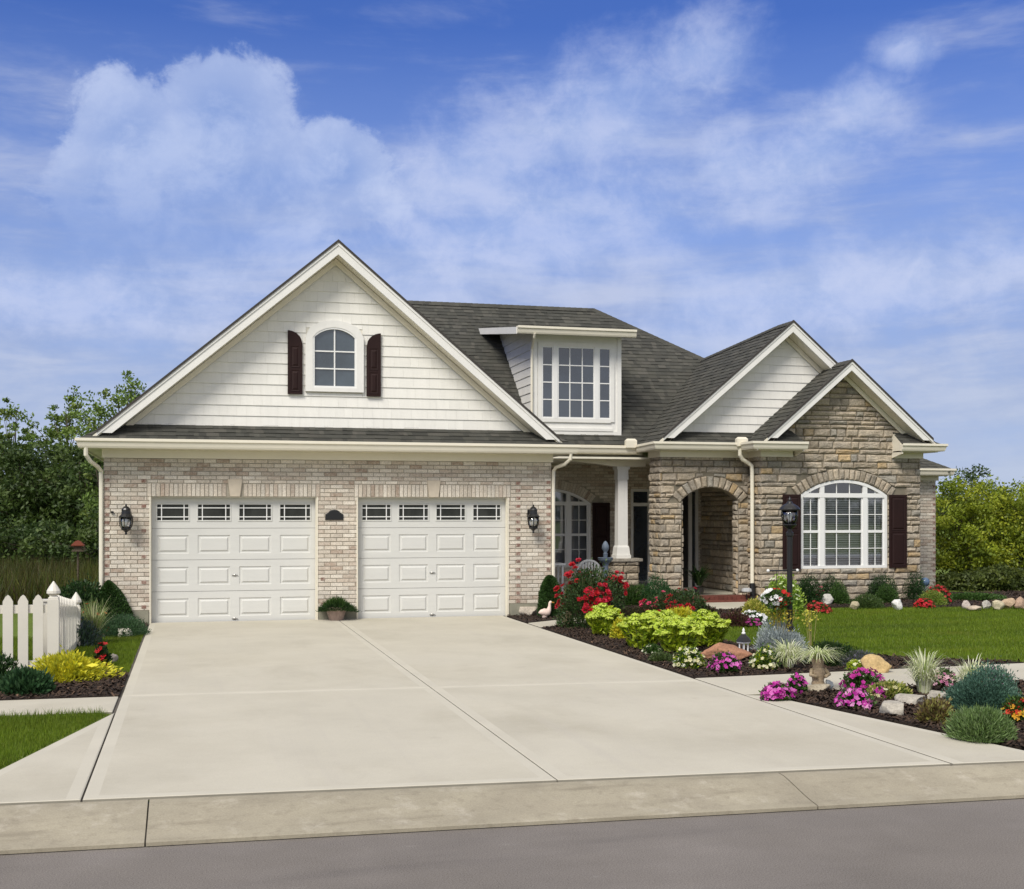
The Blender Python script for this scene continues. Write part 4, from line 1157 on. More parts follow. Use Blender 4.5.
def arcs(c, n, h, spread, w_, cols, K=5, droop=1.0, foot=.05, stripe=None):
    """arching grass blades"""
    a = rng.uniform(0, 2 * PI, n); H = h * rng.uniform(.55, 1.1, n); S = spread * rng.uniform(.25, 1.1, n); f0 = rng.uniform(0, foot, n)
    out = np.column_stack([np.cos(a), np.sin(a), np.zeros(n)]); sd = np.column_stack([-np.sin(a), np.cos(a), np.zeros(n)])
    DR = droop * rng.uniform(.62, 1.12, n); t = np.linspace(0, 1, K + 1); V = []
    pts = []
    for tt in t:
        hor = f0 + S * (tt ** 1.25); ver = H * (1.9 * tt - DR * tt ** 2 * 1.15)
        pts.append((np.array(c) + out * hor[:, None] + np.array([0, 0, 1]) * ver[:, None], w_ * (1 - tt ** 2.2) * .5 + .0006))
    for i in range(K):
        (p, wa), (q, wb) = pts[i], pts[i + 1]
        V.append(np.stack([p - sd * wa, p + sd * wa, q + sd * wb, q - sd * wb], 1))
    V = np.stack(V, 1).reshape(-1, 3)
    V[:, 2] = np.maximum(V[:, 2], c[2] + .003)
    return V, np.repeat(cols, K, 0)

GREEN = [(.045, .10, .018), (.06, .13, .022), (.08, .155, .03), (.035, .075, .015)]
DKGREEN = [(.022, .055, .014), (.03, .075, .018), (.045, .09, .022), (.018, .045, .012)]
YGREEN = [(.34, .45, .02), (.43, .54, .03), (.24, .36, .02), (.50, .58, .05)]
YELLOW = [(.60, .56, .03), (.70, .62, .05), (.46, .47, .03), (.34, .40, .03)]
SILVER = [(.36, .41, .40), (.46, .51, .50), (.28, .33, .32)]
BLUEG = [(.07, .15, .10), (.10, .20, .14), (.05, .11, .075)]

def plant(name, x, y, label, cat, group=None, z=.03):
    return thing(name, (x, y, z), label, cat, group)
def add_leaves(t, name, C, A, L, Wd, cols, m='leaf'):
    return np_mesh(name, leaves(C, A, L, Wd, cols), 4, cols, M[m], parent=t)

def mound(name, x, y, r, h, n, L, Wd, cols, label, cat='shrub', group=None, ry=None, amp=.18, shell=.6, up=.35, jit=.7, z=.03, flowers=None, k=9, core=True):
    """leafy mound; flowers=(n, radius, colours, petals[, child name])"""
    t = plant(name, x, y, label, cat, group, z)
    c = (x, y, z); R = (r, ry or r, h)
    C, A = ellipsoid(c, R, n, shell, amp, up, jit, k=k)
    add_leaves(t, 'foliage', C, A, L, Wd, pick(cols, len(C)))
    if core:      # the twiggy inside that stops one seeing through
        C, A = ellipsoid(c, tuple(q * .72 for q in R), max(60, n // 6), .1, amp, up, 1.0)
        np_mesh('inner_leaves', leaves(C, A, L * 2.2, Wd * 2.6, None), 4, pick(cols[:2] + cols[-1:], len(C), .2), M['leaf'], parent=t)
    if flowers:
        fn, fr_, fc, pt = flowers[:4]
        d = unit(fn); d[:, 2] = np.abs(d[:, 2]) * .9 + .08; d /= np.linalg.norm(d, axis=1)[:, None]
        P_ = d * lobes(d, k, amp)[:, None] * np.array(R) * rng.uniform(.88, 1.06, (fn, 1)) + np.array(c)
        Nn = d * .8 + unit(fn) * .5 + np.array([0, -.15, .35]); Nn /= np.linalg.norm(Nn, axis=1)[:, None]
        V, cc = discs(P_, Nn, fr_ * rng.uniform(.75, 1.2, fn), pick(fc, fn, .15), pt)
        np_mesh('blossoms', V, 4, cc, M['petal'], parent=t)
    return t

def size(u0, u1, vt, vb, vbase=None):
    """photo box of a thing standing on the ground -> (x, y, half width, height)"""
    vb2 = vbase or vb; x, y = G((u0 + u1) / 2, vb2); s = ppm(x, y)
    return x, y, (u1 - u0) / 2 / s, (vb - vt) / s

def rock(name, x, y, rx, ry, h, col, label, group=None, z=.02, seed=0, rot=0., flat=False, cat='rock'):
    import bmesh
    r = np.random.default_rng(seed + 5); bm = bmesh.new(); bmesh.ops.create_icosphere(bm, subdivisions=4, radius=1)
    c = r.normal(size=(15, 3)); c /= np.linalg.norm(c, axis=1)[:, None]; cut = r.uniform(.55, .88, 15)
    ca, sa = math.cos(rot), math.sin(rot)
    for v in bm.verts:
        p = np.array(v.co); 
        for i in range(15):
            e = p @ c[i] - cut[i]
            if e > 0: p = p - c[i] * e * .97
        p += .035 * np.sin(p[[1, 2, 0]] * 6 + seed) + .018 * np.sin(p[[2, 0, 1]] * 17 + seed * 2)
        if flat: p[2] = np.sign(p[2]) * min(abs(p[2]), .5) * 1.7
        X, Y_ = p[0] * rx, p[1] * ry
        v.co = (X * ca - Y_ * sa, X * sa + Y_ * ca, max(-.02, (p[2] * .66 + .40) * h * 1.1))
    me = bpy.data.meshes.new(name); bm.to_mesh(me); bm.free(); me.materials.append(M['rock'])
    at = me.attributes.new('Col', 'FLOAT_COLOR', 'FACE'); n = len(me.polygons)
    cc = np.ones((n, 4), np.float32); cc[:, :3] = col; at.data.foreach_set('color', cc.ravel())
    me.polygons.foreach_set('use_smooth', [True] * n)
    o = link(name, me, None, (x, y, z)); return tag(o, label, cat, group)

exec_garden = True
# ---- clipped shrubs either side of the garage
def clipped(x, y, r, h, label, tipx=0, group=None, e1=1.75, e2=.5):
    t = plant('clipped_shrub', x, y, label, 'shrub', group)
    n = 9000; d = unit(n); d[:, 2] = np.abs(d[:, 2]); th = rng.uniform(0, 2 * PI, n); tt = rng.random(n) ** .8
    rad_ = r * np.maximum(0, 1 - tt ** e1) ** e2 * (1 - .15 * np.exp(-tt * 12)) * (1 + .04 * np.sin(th * 5 + tt * 9)) * rng.uniform(.86, 1.03, n)
    C = np.column_stack([x + rad_ * np.cos(th) + tipx * tt ** 2, y + rad_ * np.sin(th), .03 + h * tt])
    A = np.column_stack([np.cos(th), np.sin(th), .6 * np.ones(n)]) + unit(n) * .7; A /= np.linalg.norm(A, axis=1)[:, None]
    cols = pick([(.030, .075, .016), (.042, .098, .02), (.055, .12, .024), (.035, .08, .018)], n, .2)
    add_leaves(t, 'foliage', C, A, .035, .018, cols)
    mb = MB(); mb.lathe([(r * .86 * max(0, 1 - s ** e1) ** e2 + .004, h * s * .97) for s in (0, .1, .2, .35, .5, .65, .8, .9, .97)], (x, y, .03), 16)
    mb.build('inner_branches', mat('shrub_inside', (.025, .05, .014), rough=.95, bump=.02, bs=60), t)
x, y, r, h = size(89, 133, 583, 627); clipped(x, y + .2, r * 1.0, h, 'dark green clipped cone shrub at the left corner of the brick garage', -.05, e1=1.45, e2=.72)
x, y, r, h = size(537, 565, 577, 618); clipped(x, y, r, h, 'rounded clipped green shrub at the right corner of the brick garage', -.02)

# ---- rose bush and red roses
def roses(name, x, y, r, h, n, nf, label, cols, ry=None, fr=.05, L=.045, open_=.0):
    t = plant(name, x, y, label, 'rose bush')
    c = (x, y, .03 + h * open_)
    C, A = ellipsoid(c, (r, ry or r, h * (1 - open_)), n, .35, .35, .3, .8)
    add_leaves(t, 'foliage', C, A, L, L * .6, pick([(.03, .07, .018), (.045, .09, .025), (.06, .11, .03), (.05, .06, .02)], n))
    s = MB()
    for i in range(26):
        a = U(0, 2 * PI); q = U(.2, 1); hh = h * U(.6, .98)
        s.tube([(x + .05 * math.cos(a), y + .05 * math.sin(a), .02), (x + q * r * .45 * math.cos(a), y + q * r * .45 * math.sin(a), hh * .5), (x + q * r * .8 * math.cos(a), y + q * r * .8 * math.sin(a), hh)], [.008, .006, .004], 5)
    s.build('stems', M['stem'], t)
    kc = unit(max(5, nf // 6)); kc[:, 2] = np.abs(kc[:, 2]) * 1.3 + .15; kc[:, 1] -= .35; kc /= np.linalg.norm(kc, axis=1)[:, None]
    d = kc[rng.integers(0, len(kc), nf)] + unit(nf) * .26; d[:, 2] = np.abs(d[:, 2]); d /= np.linalg.norm(d, axis=1)[:, None]
    P_ = d * lobes(d, 9, .3)[:, None] * np.array([r, ry or r, h]) * rng.uniform(.75, 1.08, (nf, 1)) + np.array([x, y, .03])
    V = []; CC = []
    for s_, cup in ((1, .2), (.75, .6), (.45, 1.2)):
        Nn = d + np.array([0, -.4, .4]) + unit(nf) * .3; Nn /= np.linalg.norm(Nn, axis=1)[:, None]
        v, c2 = discs(P_ + Nn * fr * .12 * (1 / s_ - 1), Nn, fr * s_ * rng.uniform(.8, 1.2, nf), pick(cols, nf, .15), 6, cup); V.append(v); CC.append(c2)
    np_mesh('blossoms', np.vstack(V), 4, np.vstack(CC), M['petal'], parent=t)
REDS = [(.42, .006, .012), (.50, .010, .025), (.36, .004, .008), (.50, .015, .05)]
x, y, r, h = size(560, 622, 566, 628, 630); roses('rose_bush', x, y + .3, r, h, 7000, 85, 'tall rose bush with bright red roses beside the clipped shrub at the garage corner', REDS, fr=.062)
x, y, r, h = size(600, 626, 572, 614, 614); roses('rose_bush', x, y, r, h, 2200, 24, 'red roses in front of the stone pedestal, right of the tallest rose bush', REDS, fr=.055)
x, y, r, h = size(640, 682, 598, 616); roses('rose_bush', x, y, r, h, 2600, 26, 'low pink-red roses below the stone entry wall, left of the brighter red ones', [(.58, .04, .12), (.50, .02, .06), (.62, .09, .18)], fr=.05)
x, y, r, h = size(655, 712, 592, 618); roses('rose_bush', x, y, r, h, 3200, 46, 'red roses in front of the brick entry step', REDS, fr=.05)
# dark junipers under the stone entry wall
x, y, r, h = size(614, 650, 588, 606); mound('juniper', x, y, r, h, 3500, .05, .014, GREEN, 'feathery green juniper at the foot of the stone pedestal', up=.6, amp=.7, k=14)
x, y, r, h = size(640, 676, 586, 606); mound('juniper', x, y, r, h, 4000, .05, .014, [(.03, .10, .03), (.04, .12, .035), (.05, .11, .04)], 'feathery blue-green juniper at the foot of the stone entry wall', up=.6, amp=.7, k=14)

# ---- sedum clumps
def sedum(x, y, r, h, label, n=54, lc=YGREEN, hc=((.54, .68, .08), (.46, .60, .05), (.62, .72, .16), (.58, .68, .10)), heads=True):
    t = plant('sedum', x, y, label, 'sedum', 'yellow-green sedums along the driveway')
    st = MB(); HC = []; LC = []; LA = []
    for i in range(n):
        a = U(0, 2 * PI); q = math.sqrt(U(0, 1)); hx = x + q * r * math.cos(a); hy = y + q * r * math.sin(a); hz = .03 + h * (1 - .35 * q * q) * U(.86, 1.05)
        bx, by = x + (hx - x) * .45, y + (hy - y) * .45
        st.tube([(bx, by, .03), ((bx + hx) / 2, (by + hy) / 2, hz * .55), (hx, hy, hz)], [.008, .007, .005], 5)
        HC.append((hx, hy, hz - U(0, .06), U(.04, .075)))
        for k in range(34):
            s = U(.1, 1.02); aa = U(0, 2 * PI); px = bx + (hx - bx) * s; py = by + (hy - by) * s; pz = .03 + (hz - .03) * s
            LC.append((px + .035 * math.cos(aa), py + .035 * math.sin(aa), pz)); LA.append((math.cos(aa), math.sin(aa), .55))
    st.build('stems', M['stem'], t)
    LC = np.array(LC); LA = np.array(LA); LA /= np.linalg.norm(LA, axis=1)[:, None]
    add_leaves(t, 'foliage', LC, LA, .085, .046, pick(lc, len(LC), .2))
    if heads:
        V = []; CC = []
        for hx, hy, hz, hr in HC:
            m = 70; d = unit(m); d[:, 2] = np.abs(d[:, 2]) * .6
            P_ = d * np.array([hr, hr, hr * .9]) + np.array([hx, hy, hz]); Nn = d + np.array([0, 0, .8]); Nn /= np.linalg.norm(Nn, axis=1)[:, None]
            v, c2 = discs(P_, Nn, np.full(m, .013), pick(hc, m, .15), 4, .3); V.append(v); CC.append(c2)
        np_mesh('flower_heads', np.vstack(V), 4, np.vstack(CC), M['petal'], parent=t)
for (u0, u1, vt, vb, lab) in ((590, 626, 606, 638, 'yellow-green sedum farthest left in the driveway bed, below the tall roses'),
                              (624, 668, 613, 652, 'yellow-green sedum in the middle of the driveway bed, right of the golden plant'),
                              (640, 690, 611, 642, 'yellow-green sedum standing behind the middle one in the driveway bed'),
                              (662, 708, 616, 656, 'tall yellow-green sedum in the driveway bed behind the cream flowers'),
                              (690, 735, 612, 650, 'yellow-green sedum farthest right in the driveway bed, next to the lawn')):
    x, y, r, h = size(u0, u1, vt, vb); sedum(x, y + r * .6, r, h * .92, lab)
x, y, r, h = size(612, 634, 620, 641); mound('golden_shrub', x, y + .1, r, h, 900, .055, .022, YELLOW, 'small golden-yellow leafy plant between the first two sedums')
x, y, r, h = size(666, 696, 609, 622); mound('golden_shrub', x, y, r, h, 1100, .06, .02, YELLOW, 'golden-yellow feathery plant behind the sedums, in front of the red roses', up=.2, amp=.4, k=14)
x, y, r, h = size(612, 700, 604, 616, 620); mound('ground_cover', x, y + .6, r, h * .7, 3500, .04, .02, [(.05, .03, .02), (.06, .05, .02), (.04, .06, .02)], 'dark low ground cover between the sedums and the low roses', 'ground cover', ry=.35)
x, y, r, h = size(643, 662, 646, 656); mound('white_flower_plant', x, y, r, h, 500, .03, .015, GREEN, 'small sparse plant with a few cream flowers below the middle sedum', 'flowers', flowers=(16, .02, [(.75, .75, .55)], 5))
x, y, r, h = size(655, 690, 652, 664); mound('ground_cover', x - .1, y + .1, r * .8, h * .7, 900, .03, .012, [(.05, .08, .02), (.08, .12, .03)], 'thin green ground cover left of the cream flowers', 'ground cover')
CREAM = [(.78, .76, .50), (.82, .82, .66), (.70, .66, .36)]
x, y, r, h = size(676, 704, 649, 670); mound('cream_flower_plant', x, y, r, h, 1300, .035, .02, YGREEN[:2] + GREEN, 'rounded plant full of cream flowers to the left of the brown boulder', 'flowers', flowers=(85, .026, CREAM, 5))
MAG = [(.55, .04, .36), (.62, .07, .42), (.45, .02, .30), (.66, .16, .50)]
x, y, r, h = size(708, 739, 655, 674); mound('petunia', x, y, r, h, 900, .03, .02, GREEN, 'round magenta petunia in front of the brown boulder', 'petunia', flowers=(95, .030, MAG, 5))
x, y = G(727, 665); rock('boulder', x + .14, y + .35, .36, .25, .20, (.34, .17, .10), 'reddish-brown boulder behind the magenta petunia', seed=3, cat='boulder')
x, y, r, h = size(750, 778, 651, 671); mound('cream_flower_plant', x, y, r, h, 1200, .035, .02, YGREEN[:2] + GREEN, 'cream-flowered plant to the right of the brown boulder, under the white grass', 'flowers', flowers=(75, .026, CREAM, 5))
x, y, r, h = size(847, 864, 662, 672); mound('cream_flower_plant', x, y, r, h * .9, 500, .03, .02, YGREEN, 'tiny cream-flowered plant left of the triangular tan rock', 'flowers', flowers=(26, .024, CREAM, 5))
# silver artemisia
x, y, r, h = size(762, 818, 628, 654, 656); mound('silver_artemisia', x, y + .25, r, h, 6500, .05, .010, SILVER, 'feathery silver-grey artemisia around the foot of the lamp post', up=.9, amp=.35, shell=.4)
x, y, r, h = size(812, 862, 646, 668); mound('spreading_shrub', x, y + .15, r, h, 4200, .045, .012, [(.022, .055, .014), (.03, .07, .018), (.05, .08, .02)], 'dark green fine-leaved low shrub right of the lamp post at the lawn edge', up=.8, amp=.3)
# yellow flower stalks at the lamp post
def stalks(x, y, n, h, r, label, cols):
    t = plant('yellow_flower_stalks', x, y, label, 'flowers'); s = MB(); P_ = []
    for i in range(n):
        a = U(0, 2 * PI); q = U(0, r); hx, hy, hz = x + q * math.cos(a), y + q * math.sin(a), h * U(.7, 1.05)
        s.tube([(x + q * .3 * math.cos(a), y + q * .3 * math.sin(a), .03), (hx, hy, hz)], [.004, .003], 4)
        for k in range(14): P_.append((hx + U(-.04, .04), hy + U(-.04, .04), hz - U(0, .14)))
    s.build('stems', mat('dry_stem', (.30, .26, .10), rough=.8), t); P_ = np.array(P_)
    Nn = unit(len(P_)); v, c2 = discs(P_, Nn, np.full(len(P_), .016), pick(cols, len(P_), .2), 5); np_mesh('blossoms', v, 4, c2, M['petal'], parent=t)
x, y = G(784, 655); stalks(x, y + .1, 14, .62, .20, 'loose yellow flower stalks left of the lamp post, rising out of the artemisia', [(.55, .42, .04), (.42, .36, .05), (.30, .30, .06)])
x, y = G(815, 655); stalks(x, y + .1, 7, .58, .09, 'thin yellow flower spikes right of the lamp post', [(.62, .58, .08), (.50, .48, .08)])
# variegated grasses
VAR = [(.74, .76, .52), (.66, .70, .40), (.45, .55, .20), (.80, .80, .62)]
def vgrass(name, x, y, r, h, n, label, z=.03, w_=.012, droop=1.3, cols=VAR, foot=.06, cat='ornamental grass'):
    t = plant(name, x, y, label, cat, z=z); V, c2 = arcs((x, y, z), n, h, r, w_, pick(cols, n, .12), droop=droop, foot=foot); np_mesh('blades', V, 4, c2, M['leaf'], parent=t); return t
x, y, r, h = size(762, 808, 645, 672); vgrass('variegated_grass', x + .1, y + .12, r, h * 1.1, 520, 'cream-striped grass clump in front of the silver artemisia')
x, y, r, h = size(908, 952, 662, 698); vgrass('variegated_grass', x, y + .1, r, h * 1.15, 460, 'large upright cream-striped grass clump behind the flat stepping stones', droop=1.15)
x, y, r, h = size(958, 998, 667, 698); vgrass('variegated_grass', x, y + .1, r * 1.1, h * 1.15, 330, 'cream-striped grass clump behind the blue-green juniper mound', droop=1.2)
# carved figure carrying a potted grass, its plinth and the round stone
x, y = G(818, 692)
t = thing('carved_planter', (x, y, .03), 'small carved tan figure holding a crown of striped grass, in the corner bed', 'garden ornament')
b = MB(); b.lathe([(.075, 0), (.085, .03), (.07, .07), (.085, .13), (.09, .18), (.065, .215), (.06, .225), (.072, .26), (.075, .30), (.06, .335), (.05, .34)], (x, y, .07), 12, col=(.34, .26, .17), wob=.09)
for s_ in (-1, 1): b.tube([(x + s_ * .08, y, .27), (x + s_ * .12, y - .05, .21), (x + s_ * .05, y - .09, .19)], [.03, .026, .02], 6, col=(.36, .28, .18))
b.build('figure', M['rock'], t, smooth=True)
V, c2 = arcs((x, y, .38), 260, .24, .36, .012, pick(VAR, 260, .12), droop=1.7, foot=.05); np_mesh('blades', V, 4, c2, M['leaf'], parent=t); t.scale = (.86, .86, .86)
rock('plinth_stone', x - .08, y - .10, .19, .09, .07, (.40, .35, .26), 'flat tan stone lying at the foot of the carved figure', seed=12, flat=True)
x, y = G(829, 692); rock('round_stone', x, y, .055, .055, .115, (.30, .33, .35), 'egg-shaped grey stone beside the carved figure', seed=14)
# small white gazebo ornament
x, y = G(752, 660)
t = thing('gazebo_ornament', (x, y + .25, .03), 'small white gazebo ornament with a dark roof behind the boulder', 'garden ornament'); y += .25
b = MB()
for k_ in range(6):
    a = 2 * PI * k_ / 6 + .2; b.tube([(x + .075 * math.cos(a), y + .075 * math.sin(a), .03), (x + .075 * math.cos(a), y + .075 * math.sin(a), .30)], .009, 6)
b.lathe([(.11, .0), (.11, .03)], (x, y, .03), 6); b.lathe([(.10, .24), (.115, .25), (.115, .275), (.10, .28)], (x, y, .03), 6); b.build('gazebo_posts', M['vinyl'], t)
b = MB(); b.lathe([(.135, .278), (.13, .29), (.09, .35), (.05, .395), (.03, .42)], (x, y, .03), 6); b.build('gazebo_roof', M['black'], t)
b = MB(); b.lathe([(.03, .42), (.032, .445), (.018, .46), (.022, .49), (.006, .54)], (x, y, .03), 8); b.build('finial', M['vinyl'], t); t.scale = (.82, .82, .66)
# rocks along the lawn
x, y = G(885, 676); rock('triangular_rock', x, y + .2, .19, .12, .19, (.50, .36, .17), 'pointed golden-tan rock at the edge of the lawn behind the magenta flowers', seed=21, rot=-.3)
x, y, r, h = size(862, 905, 656, 674); mound('catmint', x - .05, y + .45, r, h, 3000, .035, .012, [(.12, .12, .13), (.16, .15, .20), (.08, .11, .06), (.10, .12, .08)], 'hazy purple-grey catmint behind the golden-tan rock', 'catmint', up=.9, amp=.3)
# bed 2
x, y, r, h = size(768, 814, 687, 703); mound('petunia', x - .1, y + .1, r * .75, h, 900, .03, .02, GREEN, 'magenta petunia in the pointed left end of the corner bed', 'petunia', flowers=(130, .03, MAG, 5), ry=r * .5)
x, y, r, h = size(790, 812, 678, 697); mound('petunia', x, y + .1, r, h, 500, .03, .02, GREEN, 'magenta petunia touching the carved figure on its left', 'petunia', flowers=(50, .028, MAG, 5))
x, y, r, h = size(847, 888, 672, 691); mound('petunia', x, y + .1, r, h, 900, .03, .02, GREEN, 'deep magenta petunia in front of the golden-tan rock, farther back than the other', 'petunia', flowers=(105, .03, [(.50, .02, .30), (.55, .04, .34), (.42, .015, .24)], 5))
x, y, r, h = size(841, 878, 693, 711); mound('petunia', x, y + .08, r, h, 900, .03, .02, GREEN, 'lighter magenta petunia nearest the driveway in the middle of the corner bed', 'petunia', flowers=(110, .032, MAG + [(.7, .3, .55)], 5))
x, y, r, h = size(874, 888, 690, 701); mound('petunia', x, y, r, h, 250, .03, .02, GREEN, 'little pink petunia between the magenta ones and the stepping stones', 'petunia', flowers=(28, .028, MAG, 5))
x, y, r, h = size(872, 915, 684, 701); mound('yellow_leaf_plant', x, y + .1, r, h * .9, 1600, .04, .022, [(.30, .33, .06), (.14, .20, .03), (.50, .48, .16), (.10, .15, .03)], 'low yellow-green plant with cream flowers left of the big striped grass', 'ground cover', flowers=(28, .022, CREAM, 5), ry=.2)
x, y, r, h = size(938, 962, 672, 690); mound('pink_flower_plant', x, y + .1, r, h, 700, .035, .018, GREEN, 'pale pink flowers between the two striped grass clumps', 'flowers', flowers=(46, .026, [(.62, .28, .40), (.70, .42, .50), (.55, .18, .34)], 5))
x, y, r, h = size(988, 1030, 674, 696); mound('purple_flower_plant', x, y + .3, r, h, 1100, .035, .018, GREEN, 'purple-pink flowers behind the blue-green juniper mound', 'flowers', flowers=(80, .028, [(.38, .08, .34), (.46, .12, .40), (.52, .2, .4)], 5))
x, y, r, h = size(966, 1032, 684, 716); mound('juniper_mound', x, y + .2, r, h, 9500, .028, .012, BLUEG, 'dense blue-green juniper mound in the corner bed', up=.5, amp=.42, k=16)
x, y, r, h = size(968, 1024, 716, 746); mound('lavender_mound', x, y + .18, r, h, 7000, .055, .008, [(.14, .22, .06), (.18, .28, .09), (.10, .17, .05), (.22, .30, .13)], 'soft green lavender mound nearest the road in the corner bed', up=.7, amp=.16, k=16)
x, y, r, h = size(1004, 1040, 704, 726); mound('marigold', x + .05, y + .1, r, h, 900, .035, .02, GREEN, 'red and yellow marigolds beside the green lavender mound', 'marigolds', flowers=(85, .03, [(.70, .36, .02), (.62, .05, .015), (.72, .48, .03), (.55, .02, .012)], 6))
x, y, r, h = size(923, 963, 704, 727); mound('bronze_heuchera', x, y + .1, r, h * .85, 1100, .045, .022, [(.20, .17, .05), (.15, .10, .04), (.28, .28, .07), (.10, .07, .03)], 'sparse bronze and yellow leafed plant in front of the stepping stones', 'ground cover', shell=.2, core=False)
for (u0, u1, vb, h_, lab, sd_) in ((884, 914, 719, .11, 'flat grey stepping stone nearest the road', 31), (903, 934, 708, .08, 'flat grey stepping stone, the middle one of three', 32), (930, 962, 703, .07, 'flat grey stepping stone farthest right, below the striped grass', 33)):
    x, y, r, h = size(u0, u1, vb - 10, vb); rock('stepping_stone', x, y + .12, r * 1.05, .17, h_, (.40, .37, .31), lab, 'flat stepping stones in the corner bed', seed=sd_, rot=-.15, flat=True)
# ---- bed under the arched window
def rm(name, u0, u1, vt, vb, n, L, Wd, cols, label, cat='shrub', dy=.3, **k):
    x, y, r, h = size(u0, u1, vt, vb); return mound(name, x, y + dy, r, h * .92, n, L, Wd, cols, label, cat, **k)
rm('boxwood', 800, 829, 577, 607, 3800, .03, .016, DKGREEN, 'large dark round boxwood right behind the lamp post', amp=.22, k=12)
rm('boxwood', 834, 858, 587, 606, 3000, .026, .014, GREEN, 'round green boxwood left of the centre of the arched window', amp=.18, k=12)
rm('boxwood', 882, 907, 587, 605, 3000, .026, .014, GREEN, 'round green boxwood below the right side of the arched window', amp=.18, k=12)
rm('dark_shrub', 842, 872, 581, 606, 3000, .03, .015, DKGREEN, 'low dark shrub under the middle of the arched window', amp=.3, dy=1.0)
rm('dark_shrub', 888, 924, 577, 605, 3600, .03, .015, DKGREEN, 'dark shrub under the right shutter of the arched window', amp=.3, dy=.9)
rm('dark_shrub', 918, 950, 571, 603, 4200, .035, .016, [(.03, .07, .02), (.04, .09, .03), (.05, .11, .035)], 'taller dark green shrub at the right corner of the stone bay', amp=.3, dy=.9)
rm('spreading_juniper', 858, 892, 596, 610, 2500, .04, .012, [(.07, .12, .03), (.09, .14, .035), (.05, .09, .025)], 'low spreading olive-green juniper between two rocks', up=.5)
rm('yellow_shrub', 924, 952, 590, 607, 2200, .03, .014, [(.20, .28, .04), (.26, .34, .06), (.14, .22, .03)], 'yellow-green mounded shrub right of the white rock', dy=.2)
rm('pink_rose_plant', 826, 838, 589, 607, 500, .03, .02, GREEN, 'single pink-red rose between the boxwoods', 'rose bush', flowers=(20, .05, [(.58, .04, .12), (.6, .1, .18)], 6), dy=.5)
rm('red_flower_plant', 808, 834, 604, 614, 900, .03, .015, GREEN, 'flat patch of dark red flowers in front of the large boxwood', 'flowers', flowers=(110, .03, [(.40, .015, .02), (.5, .03, .03)], 5), ry=.25, dy=.1)
rm('red_flower_plant', 917, 939, 599, 609, 900, .03, .015, GREEN, 'low red flowers at the lawn edge in front of the yellow-green shrub', 'flowers', flowers=(110, .03, [(.50, .012, .02), (.58, .02, .035)], 5), dy=.1)
rm('red_flower_plant', 946, 972, 587, 606, 1300, .03, .015, GREEN, 'red-leaved bush to the right of the yellow-green shrub', 'shrub', flowers=(150, .035, [(.42, .01, .02), (.50, .02, .03)], 5), dy=.7)
rm('ground_cover', 960, 1030, 596, 603, 4000, .04, .02, GREEN, 'green ground cover behind the row of border stones', 'ground cover', ry=.5, dy=.8)
for (u, v, w_, h_, c, lab, sd_) in ((830, 606, 17, 10, (.62, .60, .54), 'whitish rock in front of the single pink rose', 41), (858, 611, 11, 8, (.42, .36, .24), 'small tan rock left of the spreading juniper', 42),
                                    (902, 611, 13, 10, (.72, .71, .68), 'white rock at the lawn edge below the right boxwood', 43)):
    x, y = G(u, v); s = ppm(x, y); rock('garden_rock', x, y + .15, w_ / 2 / s, w_ / 2.4 / s, h_ / s, c, lab, seed=sd_)
for i, (u, v, w_, h_, c) in enumerate(((971, 610, 11, 8, (.42, .36, .32)), (979, 612, 16, 5, (.50, .42, .32)), (991, 610, 12, 8, (.50, .47, .42)), (1002, 611, 15, 8, (.50, .44, .30)), (1013, 610, 16, 10, (.45, .33, .22)), (1026, 610, 16, 12, (.40, .28, .20)), (1040, 610, 14, 10, (.42, .33, .25)))):
    if i > 5: continue
    x, y = G(u, v); s = ppm(x, y)
    rock('border_stone', x, y + .15, w_ / 2 / s, w_ / 2.4 / s, h_ / s, c, ('small brownish border stone, first at the left end of the row', 'long low border stone, second from the left of the row', 'pale rounded border stone, third from the left of the row', 'yellowish border stone in the middle of the row', 'large tan border stone near the right end of the row', 'reddish-brown border stone at the frame edge of the row')[i], 'row of border stones by the right-hand bushes', seed=50 + i)
x, y = G(941, 601); t = thing('gazing_ball', (x, y + .6, .03), 'small blue gazing ball among the shrubs at the corner of the stone bay', 'garden ornament')
b = MB(); b.lathe([(.06, 0), (.03, .06), (.03, .22), (.06, .26)], (x, y + .6, .03), 8); b.build('ball_stand', M['greywhite'], t)
b = MB(); b.lathe([(.10 * math.sin(a) + .002, .34 - .10 * math.cos(a)) for a in [PI * k / 8 for k in range(9)]], (x, y + .6, .03), 14); b.build('ball', mat('blue_ball', (.10, .16, .26), rough=.12), t, smooth=True)

# ---- lamp post group
x, y = G(795, 655); lx, ly = x - .0, y + .15
t = thing('lamp_post', (lx, ly, 0), 'black garden lamp post with glass lantern and ladder bar, standing in the flower bed', 'lamp post')
b = MB()
b.lathe([(.06, 0), (.055, .35), (.045, .38), (.038, .42), (.036, 1.0), (.036, 1.55), (.05, 1.56), (.05, 1.60), (.03, 1.62), (.03, 1.65), (.07, 1.68), (.09, 1.70), (.09, 1.715)], (lx, ly, .0), 14)
zz = 1.10; b.tube([(lx - .30, ly, zz), (lx + .10, ly, zz)], .010, 8)
post = b.build('post', M['black'], t)
for s_ in (-.31, .11): k_ = MB(); k_.lathe([(.004, -.022), (.018, -.014), (.023, 0), (.018, .014), (.004, .022)], (lx + s_, ly, zz), 10); k_.build('bar_knob', M['bulb'], t, smooth=True)
b = MB()
b.lathe([(.135, 1.895), (.14, 1.91), (.125, 1.93), (.10, 1.955), (.06, 1.98), (.045, 1.985), (.03, 2.01), (.015, 2.02), (.02, 2.04), (.004, 2.075)], (lx, ly, 0), 14)
